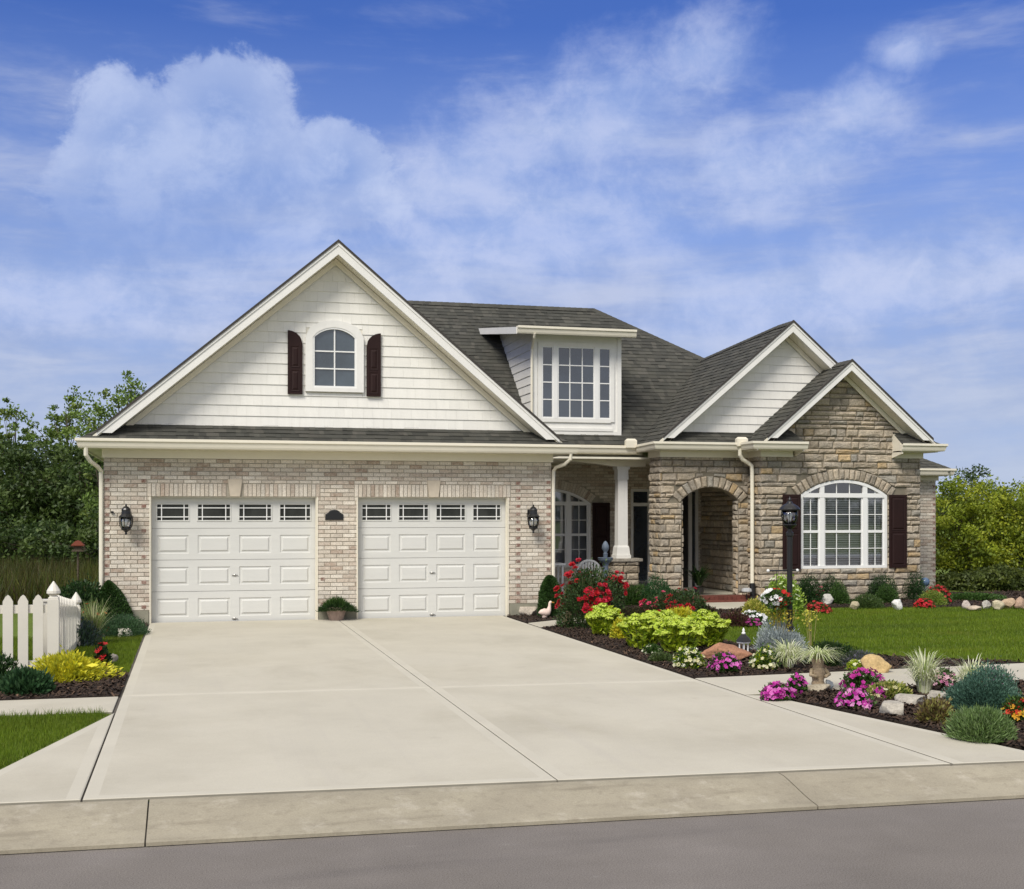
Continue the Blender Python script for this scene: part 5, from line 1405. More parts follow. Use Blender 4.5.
for q in range(6):
    a = 2 * PI * q / 6; b.tube([(lx + r * math.cos(a), ly + r * math.sin(a), z) for r, z in ((.075, 1.71), (.105, 1.76), (.118, 1.82), (.115, 1.90))], .006, 5)
b.build('lantern_frame', M['black'], t)
b = MB(); b.lathe([(.065, 1.715), (.095, 1.765), (.108, 1.82), (.105, 1.895)], (lx, ly, 0), 14); b.build('lamp_glass', M['lglass'], t, smooth=True)
b = MB(); b.lathe([(.02, 1.72), (.022, 1.78), (.035, 1.82), (.03, 1.86), (.006, 1.89)], (lx, ly, 0), 10); b.build('bulb', M['bulb'], t, smooth=True)
# flowers round it: hanging basket, lime plant and neighbours stand farther back by the path
hx = lx - .19; t = thing('hanging_basket', (hx, ly, 0.62), 'hanging basket of red and white flowers on the ladder bar of the lamp post', 'hanging basket')
b = MB(); b.tube([(hx, ly, 1.10), (hx, ly, .98)], .004, 5)
for q in range(3): a = 2 * PI * q / 3; b.tube([(hx, ly, .98), (hx + .11 * math.cos(a), ly + .11 * math.sin(a), .76)], .003, 4)
b.build('hanger', M['black'], t)
b = MB(); b.lathe([(.03, .63), (.09, .66), (.12, .72), (.13, .76)], (hx, ly, 0), 14); b.build('basket', M['bark'], t)
C, A = ellipsoid((hx, ly, .72), (.20, .20, .13), 1100, .3, .3, .1, .9, flat=False); add_leaves(t, 'foliage', C, A, .04, .022, pick(GREEN, len(C)))
n = 46; d = unit(n); P_ = d * np.array([.19, .19, .12]) + np.array([hx, ly, .74]); Nn = d + np.array([0, -.6, .2]); Nn /= np.linalg.norm(Nn, axis=1)[:, None]
cc = np.where((P_[:, 0] < hx - .04)[:, None], np.array([[.80, .80, .78]]), np.array([[.60, .018, .015]])); V, c2 = discs(P_, Nn, np.full(n, .035), cc, 6); np_mesh('blossoms', V, 4, c2, M['petal'], parent=t)

rm('lime_hydrangea', 768, 808, 577, 616, 4500, .055, .035, [(.28, .42, .05), (.36, .50, .08), (.20, .32, .04)], 'large lime-green bush standing behind the lamp post', flowers=(60, .04, [(.62, .70, .40), (.72, .76, .55)], 5), dy=.2)
rm('yellow_leaf_plant', 747, 774, 600, 618, 2200, .045, .025, [(.45, .45, .08), (.55, .50, .12), (.30, .34, .05)], 'yellow leafy plant left of the lamp post, beside the entry path', dy=.2)
rm('white_flower_plant', 741, 770, 612, 625, 900, .035, .02, GREEN, 'spread of white flowers in front of the yellow leafy plant by the path', 'flowers', flowers=(85, .034, [(.80, .80, .80)], 5), dy=.1)
rm('dark_coleus', 722, 756, 614, 627, 1800, .045, .025, [(.09, .03, .03), (.12, .05, .04), (.07, .04, .03), (.10, .09, .03)], 'dark purple-leaved plants along the edge of the entry path', 'ground cover', ry=.3, dy=.1)
rm('purple_flower_plant', 742, 758, 619, 627, 350, .03, .02, GREEN, 'small purple flowers below the white ones at the path', 'flowers', flowers=(30, .03, [(.35, .03, .20)], 5), dy=-.1)
rm('dark_coleus', 690, 718, 606, 618, 1200, .045, .025, [(.06, .03, .02), (.04, .05, .02)], 'dark reddish plant at the path in front of the brick step', 'ground cover', dy=.0)
# path light by the downspout
x, y = G(753, 604); t = thing('path_light', (x, y + .3, .03), 'small grey path light at the foot of the downspout', 'path light')
b = MB(); b.tube([(x, y + .3, .03), (x, y + .3, .20)], .012, 6); b.build('stake', M['black'], t)
b = MB(); b.lathe([(.10, .20), (.11, .215), (.10, .26), (.06, .28), (.01, .285)], (x, y + .3, .03), 12); b.build('lamp_hood', M['greywhite'], t)

# ---- goose and stones by the garage corner
x, y = G(547, 620); t = thing('goose_statue', (x, y + .08, .03), 'small pinkish-white goose statue standing on the mulch near the rose bush', 'garden statue'); y += .08
b = MB()
b.tube([(x - .13, y, .12), (x - .09, y, .13), (x - .02, y, .125), (x + .035, y, .135), (x + .062, y, .18), (x + .07, y, .24), (x + .073, y, .285), (x + .09, y - .005, .305), (x + .105, y - .01, .305)],
       [.012, .045, .075, .068, .040, .026, .024, .028, .018], 12)
b.tube([(x - .02, y, .03), (x - .02, y, .10)], [.05, .04], 8); b.build('body', M['goose'], t, smooth=True)
b = MB(); b.tube([(x + .103, y - .01, .303), (x + .15, y - .015, .295)], [.014, .005], 6); b.build('beak', mat('beak', (.55, .25, .04)), t)
for (u, v, w_, h_, c, lab, sd_, fl_) in ((530, 617, 20, 7, (.50, .44, .36), 'flat pale stone left of the goose statue', 61, True), (569, 629, 12, 12, (.34, .26, .16), 'tan stone on the driveway edge right of the goose statue', 62, False),
                                         (124, 638, 19, 6, (.66, .62, .52), 'white flat stone lying on the left lawn', 63, True), (138, 631, 12, 9, (.30, .27, .20), 'brown stone between the clipped cone shrub and the driveway', 64, False),
                                         (113, 665, 9, 8, (.30, .27, .24), 'small grey stone right of the red flowers in the left bed', 65, False)):
    x, y = G(u, v); s = ppm(x, y); rock('garden_rock', x, y + .1, w_ / 2 / s, w_ / 2.4 / s, h_ / s * 1.2, c, lab, seed=sd_, flat=fl_)

# ---- fountain, bench and potted plant on the porch side
fx, fy = 8.16, 24.2; x0, y0 = fx, fy
t = thing('fountain', (fx, fy, .03), 'tiered blue-grey garden fountain with a pine-cone finial behind the roses', 'fountain')
b = MB(); b.lathe([(.26, 0), (.26, .06), (.12, .10), (.09, .30), (.10, .36), (.26, .44), (.28, .50), (.25, .50), (.10, .44), (.06, .5), (.055, .75), (.07, .80), (.145, .87), (.16, .92), (.14, .925), (.05, .88), (.04, .92), (.045, .98)], (fx, fy, .03), 20)
b.build('basins', M['slateblue'], t, smooth=False)
b = MB(); b.lathe([(.045, .98), (.05, 1.0), (.03, 1.03), (.05, 1.06), (.075, 1.11), (.07, 1.17), (.04, 1.23), (.008, 1.26)], (fx, fy, .03), 14); b.build('finial', M['slateblue'], t, smooth=True)
t = thing('bench', (8.13, 25.2, .1), 'round-backed pale grey bench on the porch behind the roses', 'bench'); bx, by = 8.13, 25.2
b = MB(); fB = Frame((bx, by, 0), (1, 0, 0), (0, 0, 1)); arc_bar(b, fB, 0, .60, .24, .28, .239, -.02, .02, a0=-PI / 2, a1=PI / 2)
for k_ in range(-3, 4): bar(b, fB, k_ * .066 - .018, .5, k_ * .066 + .018, .60 + math.sqrt(.24 ** 2 - (k_ * .066) ** 2) + .01, -.012, .012)
b.build('backrest', M['greywhite'], t)
b = MB(); b.box((bx - .33, by - .42, .50), (bx + .33, by, .54)); b.build('seat', M['greywhite'], t)
for s_ in (-1, 1):
    for yy in (-.38, -.03): b = MB(); b.box((bx + s_ * .29 - .02, by + yy - .02, .1), (bx + s_ * .29 + .02, by + yy + .02, .5)); b.build('leg', M['greywhite'], t)
t = thing('porch_table', (7.15, 25.45, .1), 'low white table on the porch holding a potted plant', 'table')
b = MB(); b.box((6.72, 25.2, .76), (7.62, 25.62, .80)); b.build('table_top', M['vinyl'], t)
for a_ in (6.78, 7.56):
    for c_ in (25.25, 25.57): b = MB(); b.box((a_ - .02, c_ - .02, .1), (a_ + .02, c_ + .02, .76)); b.build('leg', M['vinyl'], t)
t = thing('potted_plant', (7.0, 25.42, .80), 'dark leafy potted plant on the porch table in front of the window', 'potted plant')
b = MB(); b.lathe([(.07, 0), (.10, .12), (.105, .13)], (7.0, 25.42, .80), 12); b.build('pot', M['vinyl'], t)
C, A = ellipsoid((7.0, 25.42, .88), (.24, .2, .26), 1300, .3, .3); add_leaves(t, 'foliage', C, A, .06, .03, pick(DKGREEN, len(C)))
x, y = 10.55, 25.0; t = thing('potted_fern', (x, y, .1), 'dark fern in a pot on the entry floor inside the stone arch', 'potted plant')
b = MB(); b.lathe([(.08, 0), (.11, .16), (.12, .17)], (x, y, .10), 12); b.build('pot', M['dkdoor'], t)
V, c2 = arcs((x, y, .3), 160, .42, .42, .035, pick(DKGREEN, 160), droop=1.1); np_mesh('fronds', V, 4, c2, M['leaf'], parent=t)

# ---- pot between the garage doors
x, y = G(337, 622); y += .12; t = thing('potted_juniper', (x, y, .02), 'spreading green juniper in a weathered clay pot between the garage doors', 'potted plant')
b = MB(); b.lathe([(.115, 0), (.125, .03), (.17, .17), (.185, .20), (.20, .21), (.20, .235), (.17, .235), (.16, .20)], (x, y, .02), 18, wob=.01); b.build('pot', M['terra'], t, smooth=False)
C, A = ellipsoid((x, y, .20), (.33, .26, .15), 3200, .3, .3, .25, .6); C[:, 2] -= .03 * ((C[:, 0] - x) / .3) ** 2; add_leaves(t, 'foliage', C, A, .07, .012, pick(DKGREEN, len(C)))
C, A = ellipsoid((x, y, .2), (.2, .18, .22), 1200, .2, .3, .9, .5); add_leaves(t, 'upright_shoots', C, A, .09, .010, pick(GREEN, len(C)))

# ---- picket fence
t = thing('picket_fence', (-1.55, 15.4, 0), 'white vinyl picket fence with pointed caps at the left edge of the flower bed', 'fence')
def picket(mb, x, y, h, along, w_=.11, th=.022, z0=.02):
    a = Vector(along); nrm = Vector((-a.y, a.x, 0)); p = Vector((x, y, 0)); hw = w_ / 2
    prof = [(-hw, z0), (hw, z0), (hw, h - .075), (hw * .45, h - .02), (0, h), (-hw * .45, h - .02), (-hw, h - .075)]
    mb.shell([[p + a * s_ + Vector((0, 0, z)) + nrm * (-th / 2) for s_, z in prof], [p + a * s_ + Vector((0, 0, z)) + nrm * (th / 2) for s_, z in prof]], cap0=True)
FYY = 15.36
for k_ in range(24):
    mb = MB(); picket(mb, -1.72 - .163 * k_ - .0, FYY - .035, .92, (1, 0, 0)); mb.build('picket', M['fencem'], t)
rl = MB()
for z0, z1 in ((.055, .155), (.705, .80)): rl.box((-6.0, FYY - .022, z0), (-1.60, FYY + .02, z1))
ro = rl.build('rail', M['fencem'], t)
N2 = 13; Y2 = 18.2
hh = lambda s: .92 - .27 * s ** .9
for k_ in range(1, N2):
    s = k_ / N2; mb = MB(); picket(mb, -1.555 - .02 * s + .035, FYY + (Y2 - FYY) * s, hh(s), (0, 1, 0), w_=.10); mb.build('picket', M['fencem'], t)
rl = MB()
for off, th_ in ((-.16, .09), (-.78, .09)):
    P0 = [( -1.56, FYY + .06, .92 + off - (.0 if off > -.5 else .0)), (-1.56, Y2, (.65 + off * .75))]
    rl.shell([[(p[0] - .02, p[1], max(.03, p[2] - th_ / 2)), (p[0] + .022, p[1], max(.03, p[2] - th_ / 2)), (p[0] + .022, p[1], max(.09, p[2] + th_ / 2)), (p[0] - .02, p[1], max(.09, p[2] + th_ / 2))] for p in P0], cap0=True)
rl.build('rail', M['fencem'], t)
def fpost(x, y, h, s=.062, z=0.0):
    mb = MB(); mb.box((x - s, y - s, z), (x + s, y + s, h)); p = mb.build('post', M['fencem'], t)
    c = MB(); c.lathe([(s * 1.25, h), (s * 1.25, h + .02), (s * .9, h + .035), (s * .9, h + .05)], (x, y, 0), 4, sq=True)
    c.lathe([(s * .75, h + .045), (s * 1.25, h + .07), (s * 1.22, h + .10), (s * .75, h + .15), (s * .3, h + .19), (.006, h + .21)], (x, y, 0), 12); c.build('post_cap', M['fencem'], p)
fpost(-1.555, FYY, .86); fpost(-1.55, Y2, .56, .058); fpost(-6.05, FYY, .86)
mb = MB(); mb.box((-1.82, 15.9, 0), (-1.68, 16.04, .80)); mb.box((-1.84, 15.88, .80), (-1.66, 16.06, .82)); tag(mb.build('white_post', M['fencem']), 'plain white post standing just behind the corner of the picket fence', 'post')

# ---- left bed
x, y, r, h = size(36, 106, 650, 684); mound('golden_shrub', x - .06, y + .22, r * .82, h * .72, 3200, .058, .020, [(.62, .58, .03), (.72, .66, .05), (.50, .50, .03), (.42, .45, .04)], 'bright golden-yellow feathery shrub in front of the picket fence corner', up=.3, amp=.42, shell=.35, jit=.6, k=18)
x, y, r, h = size(92, 112, 648, 670); mound('red_geranium', x, y + .15, r * .8, h, 600, .04, .03, DKGREEN, 'red flowers beside the golden shrub in the left bed', 'flowers', flowers=(34, .035, [(.45, .006, .012), (.55, .015, .02)], 6))
x, y, r, h = size(38, 54, 660, 684); mound('dark_red_plant', x, y + .35, r * 1.2, h * .6, 500, .05, .03, [(.06, .015, .015), (.09, .02, .02)], 'dark red leafy plant between the fence and the golden shrub', 'ground cover')
x, y, r, h = size(-2, 50, 673, 698); mound('dark_perennial', x, y + .2, r, h, 1600, .075, .028, [(.03, .08, .03), (.04, .10, .035), (.055, .12, .045)], 'dark green leafy perennial in the front left corner bed', 'perennial', amp=.3, up=.7)
x, y, r, h = size(-30, 12, 662, 694); mound('dark_perennial', x, y + .35, r, h, 1300, .06, .02, DKGREEN, 'dark green plant against the pickets at the left frame edge', 'perennial', amp=.3, up=.7)
x, y = G(88, 652); vgrass('ornamental_grass', x, y + .9, .30, .46, 220, 'pale green ornamental grass behind the golden shrub, along the fence', cols=[(.30, .34, .14), (.22, .30, .08), (.40, .40, .22)], droop=.8)
x, y = G(72, 655); mound('blue_sage', x, y + 1.0, .30, .42, 1800, .05, .014, [(.05, .09, .05), (.06, .11, .06), (.06, .08, .09)], 'dark blue-green sage growing through the rear run of pickets', 'perennial', up=.9, amp=.3)
x, y = G(90, 640); mound('orange_lily', x, y + .6, .22, .5, 500, .12, .018, [(.12, .18, .05), (.18, .24, .08)], 'lily with orange-red flowers near the clipped cone shrub', 'flowers', up=1.4, flowers=(16, .05, [(.55, .07, .02), (.6, .16, .03)], 6))
x, y, r, h = size(98, 146, 627, 639); mound('ground_cover', x, y + .5, r, h * 1.6, 4500, .03, .012, [(.04, .09, .035), (.05, .11, .04), (.06, .12, .05)], 'blue-green creeping mound between the cone shrub and the left lawn', 'ground cover', ry=.6, amp=.1)
x, y = G(82, 628); mound('dark_shrub', x, y + .3, .5, .75, 3500, .06, .03, DKGREEN, 'loose dark green shrub left of the clipped cone shrub', amp=.3)
for i, (xx, yy) in enumerate(((-2.6, 16.4), (-3.4, 16.6))):
    vgrass('ornamental_grass', xx, yy, .35, .7, 160, ('pale grass clump showing between the pickets nearest the corner post', 'pale grass clump showing between the pickets near the frame edge')[i], cols=[(.42, .42, .22), (.25, .30, .10)], droop=.8)

# red-roofed feeder on a pole
x, y = -4.9, 29.5; 
x, y, _ = (lambda a, d: (d * (SN + a * CS), d * (CS - a * SN), 0))((78 - CU) / FPX, 27.0)
t = thing('bird_feeder', (x, y, 0), 'bird feeder with a rusty red roof on a thin pole in front of the woods', 'bird feeder')
b = MB(); b.tube([(x, y, 0), (x, y, 1.05)], .022, 8); b.build('pole', M['bark'], t)
b = MB(); b.box((x - .12, y - .12, 1.03), (x + .12, y + .12, 1.06)); b.box((x - .08, y - .08, 1.06), (x + .08, y + .08, 1.16)); b.build('feeder_box', M['bark'], t)
b = MB(); b.lathe([(.19, 1.15), (.19, 1.17), (.08, 1.25), (.01, 1.27)], (x, y, 0), 4, sq=True); b.build('roof', mat('rusty_roof', (.13, .028, .012), rough=.8), t)

# ================================================================== TREES
def tree(name, x, y, H, R, label, cols, nclump=60, per=60, leaf=.16, trunk=.16, base=.25, group=None, airy=1.0, cat='tree', seed=0, kind_w=.55):
    r = np.random.default_rng(seed + 77); t = thing(name, (x, y, 0), label, cat, group)
    mb = MB(); top = (x + r.uniform(-.4, .4), y + r.uniform(-.3, .3), H * .86)
    mb.tube([(x, y, -.05), (x + r.uniform(-.1, .1), y, H * .25), (x + r.uniform(-.2, .2), y, H * .55), top], [trunk, trunk * .8, trunk * .5, trunk * .12], 8)
    d = r.normal(size=(nclump, 3)); d /= np.linalg.norm(d, axis=1)[:, None]
    rr = r.random(nclump) ** (1 / 2.2); hm = (H * (1 + base)) / 2; hv = H * (1 - base) / 2
    wob = 1 + .28 * np.sin(np.arctan2(d[:, 1], d[:, 0]) * 3 + seed) * np.cos(d[:, 2] * 4 + seed)
    C = np.column_stack([x + d[:, 0] * rr * R * wob, y + d[:, 1] * rr * R * wob, hm + d[:, 2] * rr * hv])
    tp = 1 - .45 * np.clip((C[:, 2] / H - .55) / .45, 0, 1); C[:, 0] = x + (C[:, 0] - x) * tp; C[:, 1] = y + (C[:, 1] - y) * tp
    for c in C[::2]:
        s0 = min(.8, max(.2, c[2] / H * .75)); p = (x, y, H * s0 * .9); m = ((p[0] + c[0]) / 2, (p[1] + c[1]) / 2, (p[2] + c[2]) / 2 + .1 * H * .1)
        mb.tube([p, m, tuple(c)], [trunk * .28, trunk * .16, trunk * .05], 5)
    mb.build('trunk', M['bark'], t)
    N = nclump * per; ci = r.integers(0, nclump, N); cr = r.uniform(.5, 1.1, nclump) * R * .27 * airy
    dd = r.normal(size=(N, 3)); dd /= np.linalg.norm(dd, axis=1)[:, None]
    P_ = C[ci] + dd * (cr[ci] * r.random(N) ** (1 / 2.4))[:, None] * np.array([1, 1, .72])
    A = dd * .6 + np.array([0, 0, .1]) + unit(N) * .8; A /= np.linalg.norm(A, axis=1)[:, None]
    cb = np.array(cols)[r.integers(0, len(cols), nclump)]; cc = cb[ci] * r.uniform(.75, 1.25, N)[:, None]
    np_mesh('crown', leaves(P_, A, leaf, leaf * kind_w, cc), 4, cc, M['tleaf'], parent=t)
    return t
def at(u, d):
    a = (u - CU) / FPX; return d * (SN + a * CS), d * (CS - a * SN)
WD = [(.055, .095, .020), (.070, .115, .022), (.085, .13, .026), (.042, .075, .018)]
WL = [(.14, .22, .04), (.17, .25, .045), (.12, .19, .035), (.19, .25, .055)]
left = [(-150, 52, 7.2, 2.8, 0), (-95, 47, 6.4, 2.6, 0), (-40, 54, 6.2, 2.8, 0), (-8, 48, 4.7, 2.2, 0), (22, 46, 4.3, 2.0, 0), (52, 50, 4.7, 2.2, 0), (84, 46, 4.6, 2.1, 0), (118, 49, 5.0, 2.3, 0), (150, 45, 5.2, 2.1, 0), (190, 50, 6.2, 2.6, 0), (245, 52, 6.4, 2.7, 0)]
nm = ('farthest outside on the left', 'second from the left', 'third from the left', 'at the left frame edge', 'above the second picket', 'behind the fence corner post', 'straight behind the bird feeder', 'left of the garage downspout', 'half hidden by the left garage corner', 'behind the garage roof', 'hidden behind the garage')
for i, (u, d, H, R, k) in enumerate(left):
    x, y = at(u, d); tree('woodland_tree', x, y, H, R, 'dark green woodland tree ' + nm[i], WD, 170, 60, .17, .14, -.12, 'trees of the dark wood on the left', 1.15, seed=i)
# understorey
for i, (u, d, H, R) in enumerate(((-20, 38, 2.0, 1.8), (35, 38, 1.7, 1.6), (88, 37, 1.7, 1.5), (135, 36, 2.4, 1.6), (170, 38, 2.6, 1.8))):
    x, y = at(u, d); tree('woodland_bush', x, y, H, R, 'low dark bush at the foot of the wood, ' + ('by the left frame edge', 'behind the pickets', 'below the bird feeder', 'beside the garage downspout', 'behind the garage corner')[i], WD, 50, 60, .14, .06, .0, 'bushes at the foot of the wood', 1.2, 'bush', seed=40 + i)
# lighter open-crowned trees above the wood
x, y = at(122, 55); tree('young_tree', x, y, 8.0, 2.9, 'light green open-crowned tree rising above the wood next to the garage roof', WL, 190, 52, .17, .12, .10, airy=.66, seed=91)
x, y = at(66, 56); tree('young_tree', x, y, 7.5, 2.3, 'thin light green tree rising above the wood in the middle', WL, 110, 48, .17, .10, .15, airy=.64, seed=92)
x, y = at(10, 55); tree('young_tree', x, y, 7.4, 2.2, 'sparse light green tree with a loose tuft at the left frame edge', WL, 64, 44, .17, .09, .25, airy=.58, seed=93)
x, y = at(104, 41); tree('young_tree', x, y, 4.3, 1.2, 'bright green sapling hanging beside the garage downspout', WL, 26, 40, .15, .06, .25, airy=.9, seed=94)
RB = [(.24, .30, .022), (.29, .35, .026), (.18, .24, .02), (.34, .38, .03), (.13, .18, .02)]
RD = [(.08, .11, .025), (.11, .14, .025), (.06, .085, .02)]
for i, (u, d, H, R, cs) in enumerate(((960, 32, 2.95, 1.15, RB), (994, 32.5, 2.75, 1.3, RB), (1028, 32, 2.8, 1.35, RB), (1068, 38, 3.3, 1.5, RB), (1120, 39, 3.4, 1.6, RB), (966, 30.3, .42, .6, RD), (1000, 30.3, .55, .7, RD), (1040, 30.3, .5, .7, RD), (1185, 40, 3.4, 1.8, RB))):
    x, y = at(u, d)
    tree('yellow_green_bush', x, y, H, R, ('yellow-green bush against the right end of the house', 'yellow-green bush in the middle of the right-hand thicket', 'yellow-green bush at the right frame edge', 'yellow-green bush just outside the right frame edge', 'yellow-green bush farther right of the thicket',
         'darker low bush at the left foot of the thicket', 'darker low bush behind the border stones', 'darker low bush right of the border stones', 'yellow-green bush at the far right end')[i], cs, 170, 70, .09, .05, -.15, 'bushes to the right of the house', 1.15, 'bush', seed=120 + i)
x, y = at(968, 48); tree('dark_tree', x, y, 3.85, 1.5, 'darker tree top showing behind the right-hand bushes', [(.06, .10, .03), (.08, .12, .035)], 120, 50, .13, .08, .0, seed=140)
# far belt of trees all round
rb_ = np.random.default_rng(5)
V = []; Cc = []
for k in range(90):
    a = k / 90 * 2 * PI; D = rb_.uniform(150, 190); xx, yy = D * math.sin(a), D * math.cos(a); Hh = rb_.uniform(3.5, 6)
    if -.5 < a < 1.1 or a > 2 * PI - .5: Hh = rb_.uniform(3, 4.5)
    n = 900; d = rb_.normal(size=(n, 3)); d /= np.linalg.norm(d, axis=1)[:, None]; P_ = d * np.array([8, 8, Hh]) * (rb_.random(n) ** .35)[:, None] + np.array([xx, yy, 0]); P_[:, 2] = np.abs(P_[:, 2])
    c = pick(WD + WL[:1], n); V.append(leaves(P_, unit(n), .9, .7, c)); Cc.append(c)
o = np_mesh('far_woods', np.vstack(V), 4, np.vstack(Cc), M['tleaf'], loc=(0, 0, 0)); tag(o, kind='stuff', label='distant belt of dark trees on the horizon', cat='woods')

# ================================================================== LIGHT, SKY, CAMERA
SUN_EL, SUN_AZ = rad(45), rad(-140)     # azimuth from +Y towards +X: over the photographer's left shoulder
sd = Vector((math.sin(SUN_AZ) * math.cos(SUN_EL), math.cos(SUN_AZ) * math.cos(SUN_EL), math.sin(SUN_EL)))
L_ = bpy.data.lights.new('sun', 'SUN'); L_.energy = 3.35; L_.angle = rad(24); L_.color = (1.0, .945, .85)
so_ = bpy.data.objects.new('sun', L_); COL.objects.link(so_); so_.rotation_euler = (-sd).to_track_quat('-Z', 'Y').to_euler(); so_.location = sd * 60

wd = bpy.data.worlds.new('World'); SC.world = wd; wd.use_nodes = True
nt = wd.node_tree; N = nt.nodes; LK = nt.links
bg = N['Background']; bg.inputs['Strength'].default_value = 1.0
def math_(op, a, b=None, c=None, clamp=False):
    n = N.new('ShaderNodeMath'); n.operation = op; n.use_clamp = clamp
    for i, v in enumerate((a, b, c)):
        if v is None: continue
        if isinstance(v, (int, float)): n.inputs[i].default_value = v
        else: LK.new(v, n.inputs[i])
    return n.outputs[0]
def mixc(f, a, b_):
    n = N.new('ShaderNodeMix'); n.data_type = 'RGBA'
    for s_, v in (('Factor', f), ('A', a), ('B', b_)):
        if isinstance(v, (int, float)): n.inputs[s_].default_value = v
        elif isinstance(v, tuple): n.inputs[s_].default_value = (*v, 1)
        else: LK.new(v, n.inputs[s_])
    return n.outputs['Result']
sky = N.new('ShaderNodeTexSky'); sky.sky_type = 'NISHITA'; sky.sun_disc = False; sky.sun_elevation = SUN_EL; sky.sun_rotation = SUN_AZ % (2 * PI)
sky.air_density = 1.2; sky.dust_density = .6; sky.ozone_density = 3.0
tc = N.new('ShaderNodeTexCoord'); sx = N.new('ShaderNodeSeparateXYZ'); LK.new(tc.outputs['Generated'], sx.inputs[0])
el = math_('ARCSINE', sx.outputs[2]); az = math_('ARCTAN2', sx.outputs[0], sx.outputs[1])
sc_ = N.new('ShaderNodeVectorMath'); sc_.operation = 'SCALE'; LK.new(sky.outputs[0], sc_.inputs[0]); sc_.inputs['Scale'].default_value = .085
tn = N.new('ShaderNodeVectorMath'); tn.operation = 'MULTIPLY'; LK.new(sc_.outputs[0], tn.inputs[0]); tn.inputs[1].default_value = (.50, .70, 1.38)
base = mixc(math_('MULTIPLY', el, 2.7, clamp=True), (.40, .52, .80), tn.outputs[0])
cb = N.new('ShaderNodeCombineXYZ'); LK.new(az, cb.inputs[0]); LK.new(el, cb.inputs[1])
def noise(scale, det, ro, st=(1, 1, 1), rot=0., off=(0, 0, 0), dist=0.):
    mp = N.new('ShaderNodeMapping'); mp.inputs['Scale'].default_value = st; mp.inputs['Rotation'].default_value = (0, 0, rot); mp.inputs['Location'].default_value = off
    LK.new(cb.outputs[0], mp.inputs[0]); n = N.new('ShaderNodeTexNoise'); n.inputs['Scale'].default_value = scale; n.inputs['Detail'].default_value = det; n.inputs['Roughness'].default_value = ro; n.inputs['Distortion'].default_value = dist
    LK.new(mp.outputs[0], n.inputs['Vector']); return n.outputs['Fac']
def smooth(x, a, b_, hi=1.0):
    n = N.new('ShaderNodeMapRange'); n.interpolation_type = 'SMOOTHSTEP'; n.inputs[1].default_value = a; n.inputs[2].default_value = b_; n.inputs[4].default_value = hi; LK.new(x, n.inputs[0]); return n.outputs[0]
def A_(u, v):
    return TH + math.atan((u - CU) / FPX), math.atan((CV - v) / math.hypot(FPX, u - CU))
def blob(u, v, ru, rv, rot=0.):
    a, e = A_(u, v); c, s = math.cos(rot), math.sin(rot)
    X = math_('SUBTRACT', az, a); Y = math_('SUBTRACT', el, e)
    dx = math_('ADD', math_('MULTIPLY', X, c * FPX / ru), math_('MULTIPLY', Y, s * FPX / ru)); dy = math_('ADD', math_('MULTIPLY', X, -s * FPX / rv), math_('MULTIPLY', Y, c * FPX / rv))
    return math_('SUBTRACT', 1.0, math_('SQRT', math_('ADD', math_('MULTIPLY', dx, dx), math_('MULTIPLY', dy, dy))))
def union(L):
    r = L[0]
    for q in L[1:]: r = math_('MAXIMUM', r, q)
    return r
def amp(x, k): return math_('MULTIPLY', math_('SUBTRACT', x, .5), k)
big = noise(7, 4, .5, (1, 1.3, 1)); mid = noise(14, 6, .62, (1, 1.2, 1), 0, (4, 2, 0), .3); fine = noise(38, 8, .66, (1, 1.1, 1), 0, (1, 7, 0), .4)
streak = noise(6, 7, .62, (1, 3.2, 1), .42, (3, 1, 0), .5); level = noise(5, 6, .6, (1, 5.0, 1), .04, (8, 3, 0), .3)
# heaped cloud on the left: crisp knobbly top, foot that melts away
puff = union([blob(225, 122, 78, 74), blob(135, 150, 70, 74), blob(110, 195, 66, 60), blob(250, 190, 150, 75), blob(335, 170, 62, 52), blob(180, 210, 140, 70)])
pe = math_('ADD', puff, math_('ADD', amp(mid, .85), amp(fine, .40)))
_, e_foot = A_(250, 265); _, e_mid = A_(250, 150)
foot = smooth(el, e_foot, e_mid)
pm = math_('MULTIPLY', smooth(pe, -.04, .22), math_('ADD', math_('MULTIPLY', foot, .55), .22))
rim = math_('MULTIPLY', smooth(pe, .0, .14), math_('SUBTRACT', 1.0, smooth(pe, .22, .75)))
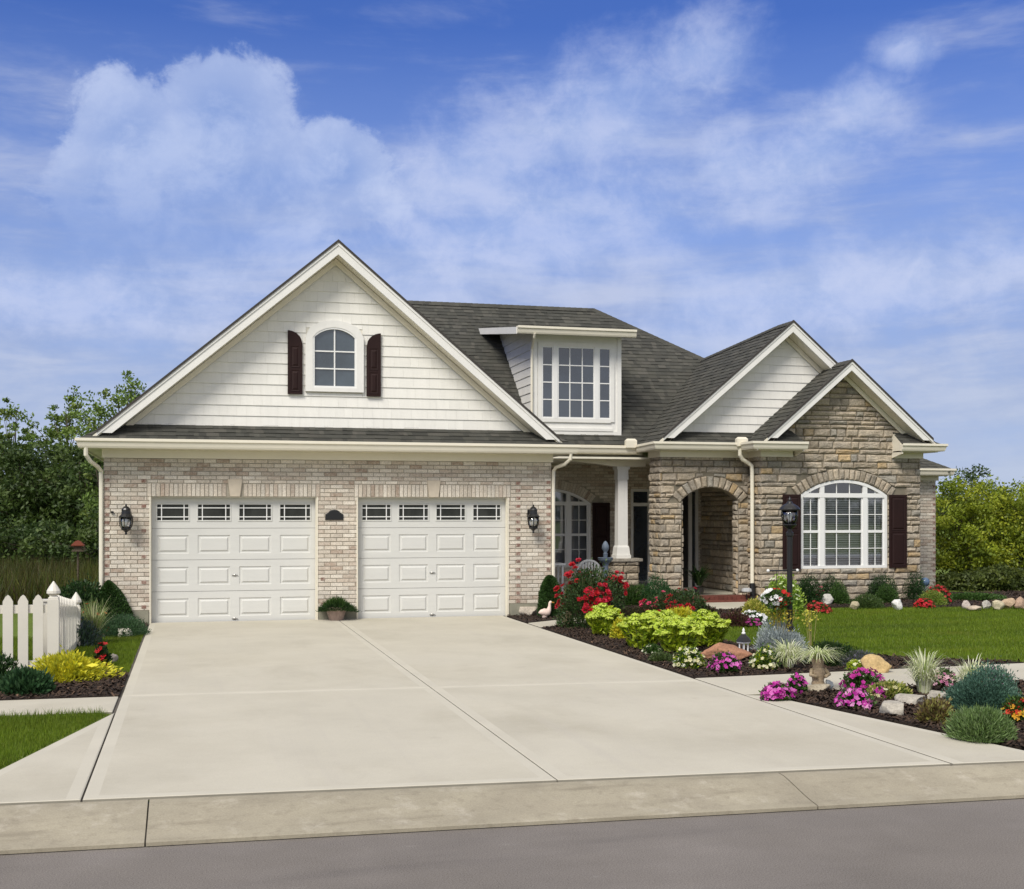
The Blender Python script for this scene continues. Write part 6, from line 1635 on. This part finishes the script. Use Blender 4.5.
# brushed clouds climbing to the upper right
soft = union([blob(470, 175, 210, 85, .35), blob(600, 115, 190, 85, .35), blob(700, 55, 100, 55, .1), blob(520, 225, 320, 95, .15), blob(903, 52, 44, 28), blob(800, 155, 150, 62, .45), blob(860, 105, 70, 44, .3), blob(735, 165, 70, 60, -.6), blob(850, 290, 330, 60, .1), blob(90, 300, 240, 50, 0)])
se = math_('ADD', soft, math_('ADD', amp(mid, 1.0), math_('ADD', amp(fine, .45), amp(streak, .7))))
sm = smooth(se, -.05, .95)
# layered veil, thicker towards the horizon
ve = math_('ADD', math_('SUBTRACT', 1.22, math_('MULTIPLY', el, 3.25)), math_('ADD', amp(level, 1.5), math_('ADD', amp(streak, 1.1), amp(big, .7))))
vm = smooth(ve, .0, 1.15, .92)
vcol = mixc(smooth(math_('ADD', level, amp(mid, .5)), .32, .66), (.30, .39, .66), (.53, .59, .78))
ccol = mixc(smooth(math_('ADD', mid, amp(fine, .6)), .30, .68), (.38, .50, .82), (.56, .64, .90))
vcol = mixc(math_('SUBTRACT', 1.0, math_('MULTIPLY', el, 6.5), clamp=True), vcol, (.50, .58, .74))
s1 = mixc(vm, base, vcol)
s2 = mixc(math_('MULTIPLY', sm, .66), s1, ccol)
s3 = mixc(pm, s2, mixc(smooth(math_('ADD', mid, amp(fine, .4)), .35, .7), (.29, .41, .74), (.50, .60, .87)))
s3 = mixc(math_('MULTIPLY', math_('MULTIPLY', rim, foot), .28), s3, (.60, .67, .89))
# whitish cloud added out of view overhead and behind the camera, for neutral fill
hi_ = smooth(el, .50, .95)
s4 = mixc(math_('MULTIPLY', hi_, .85), s3, (1.04, 1.0, .94))
back = smooth(math_('MULTIPLY', sx.outputs[1], -1.0), .0, .6)
s4 = mixc(math_('MULTIPLY', back, .6), s4, (.84, .83, .81))
LK.new(s4, bg.inputs['Color'])

cam = bpy.data.cameras.new('camera'); co_ = bpy.data.objects.new('camera', cam); COL.objects.link(co_)
co_.location = (0, 0, CH); co_.rotation_euler = (rad(90), 0, -TH)
cam.sensor_fit = 'HORIZONTAL'; cam.sensor_width = 36; cam.lens = 36 * FPX / 1024; cam.shift_y = (CV - 444.5) / 1024; cam.clip_end = 2000
SC.camera = co_
SC.view_settings.view_transform = 'Standard'; SC.view_settings.look = 'None'; SC.view_settings.exposure = 0.0; SC.view_settings.gamma = 1; SC.view_settings.use_curve_mapping = False
SC.cycles.max_bounces = 7; SC.cycles.transparent_max_bounces = 12
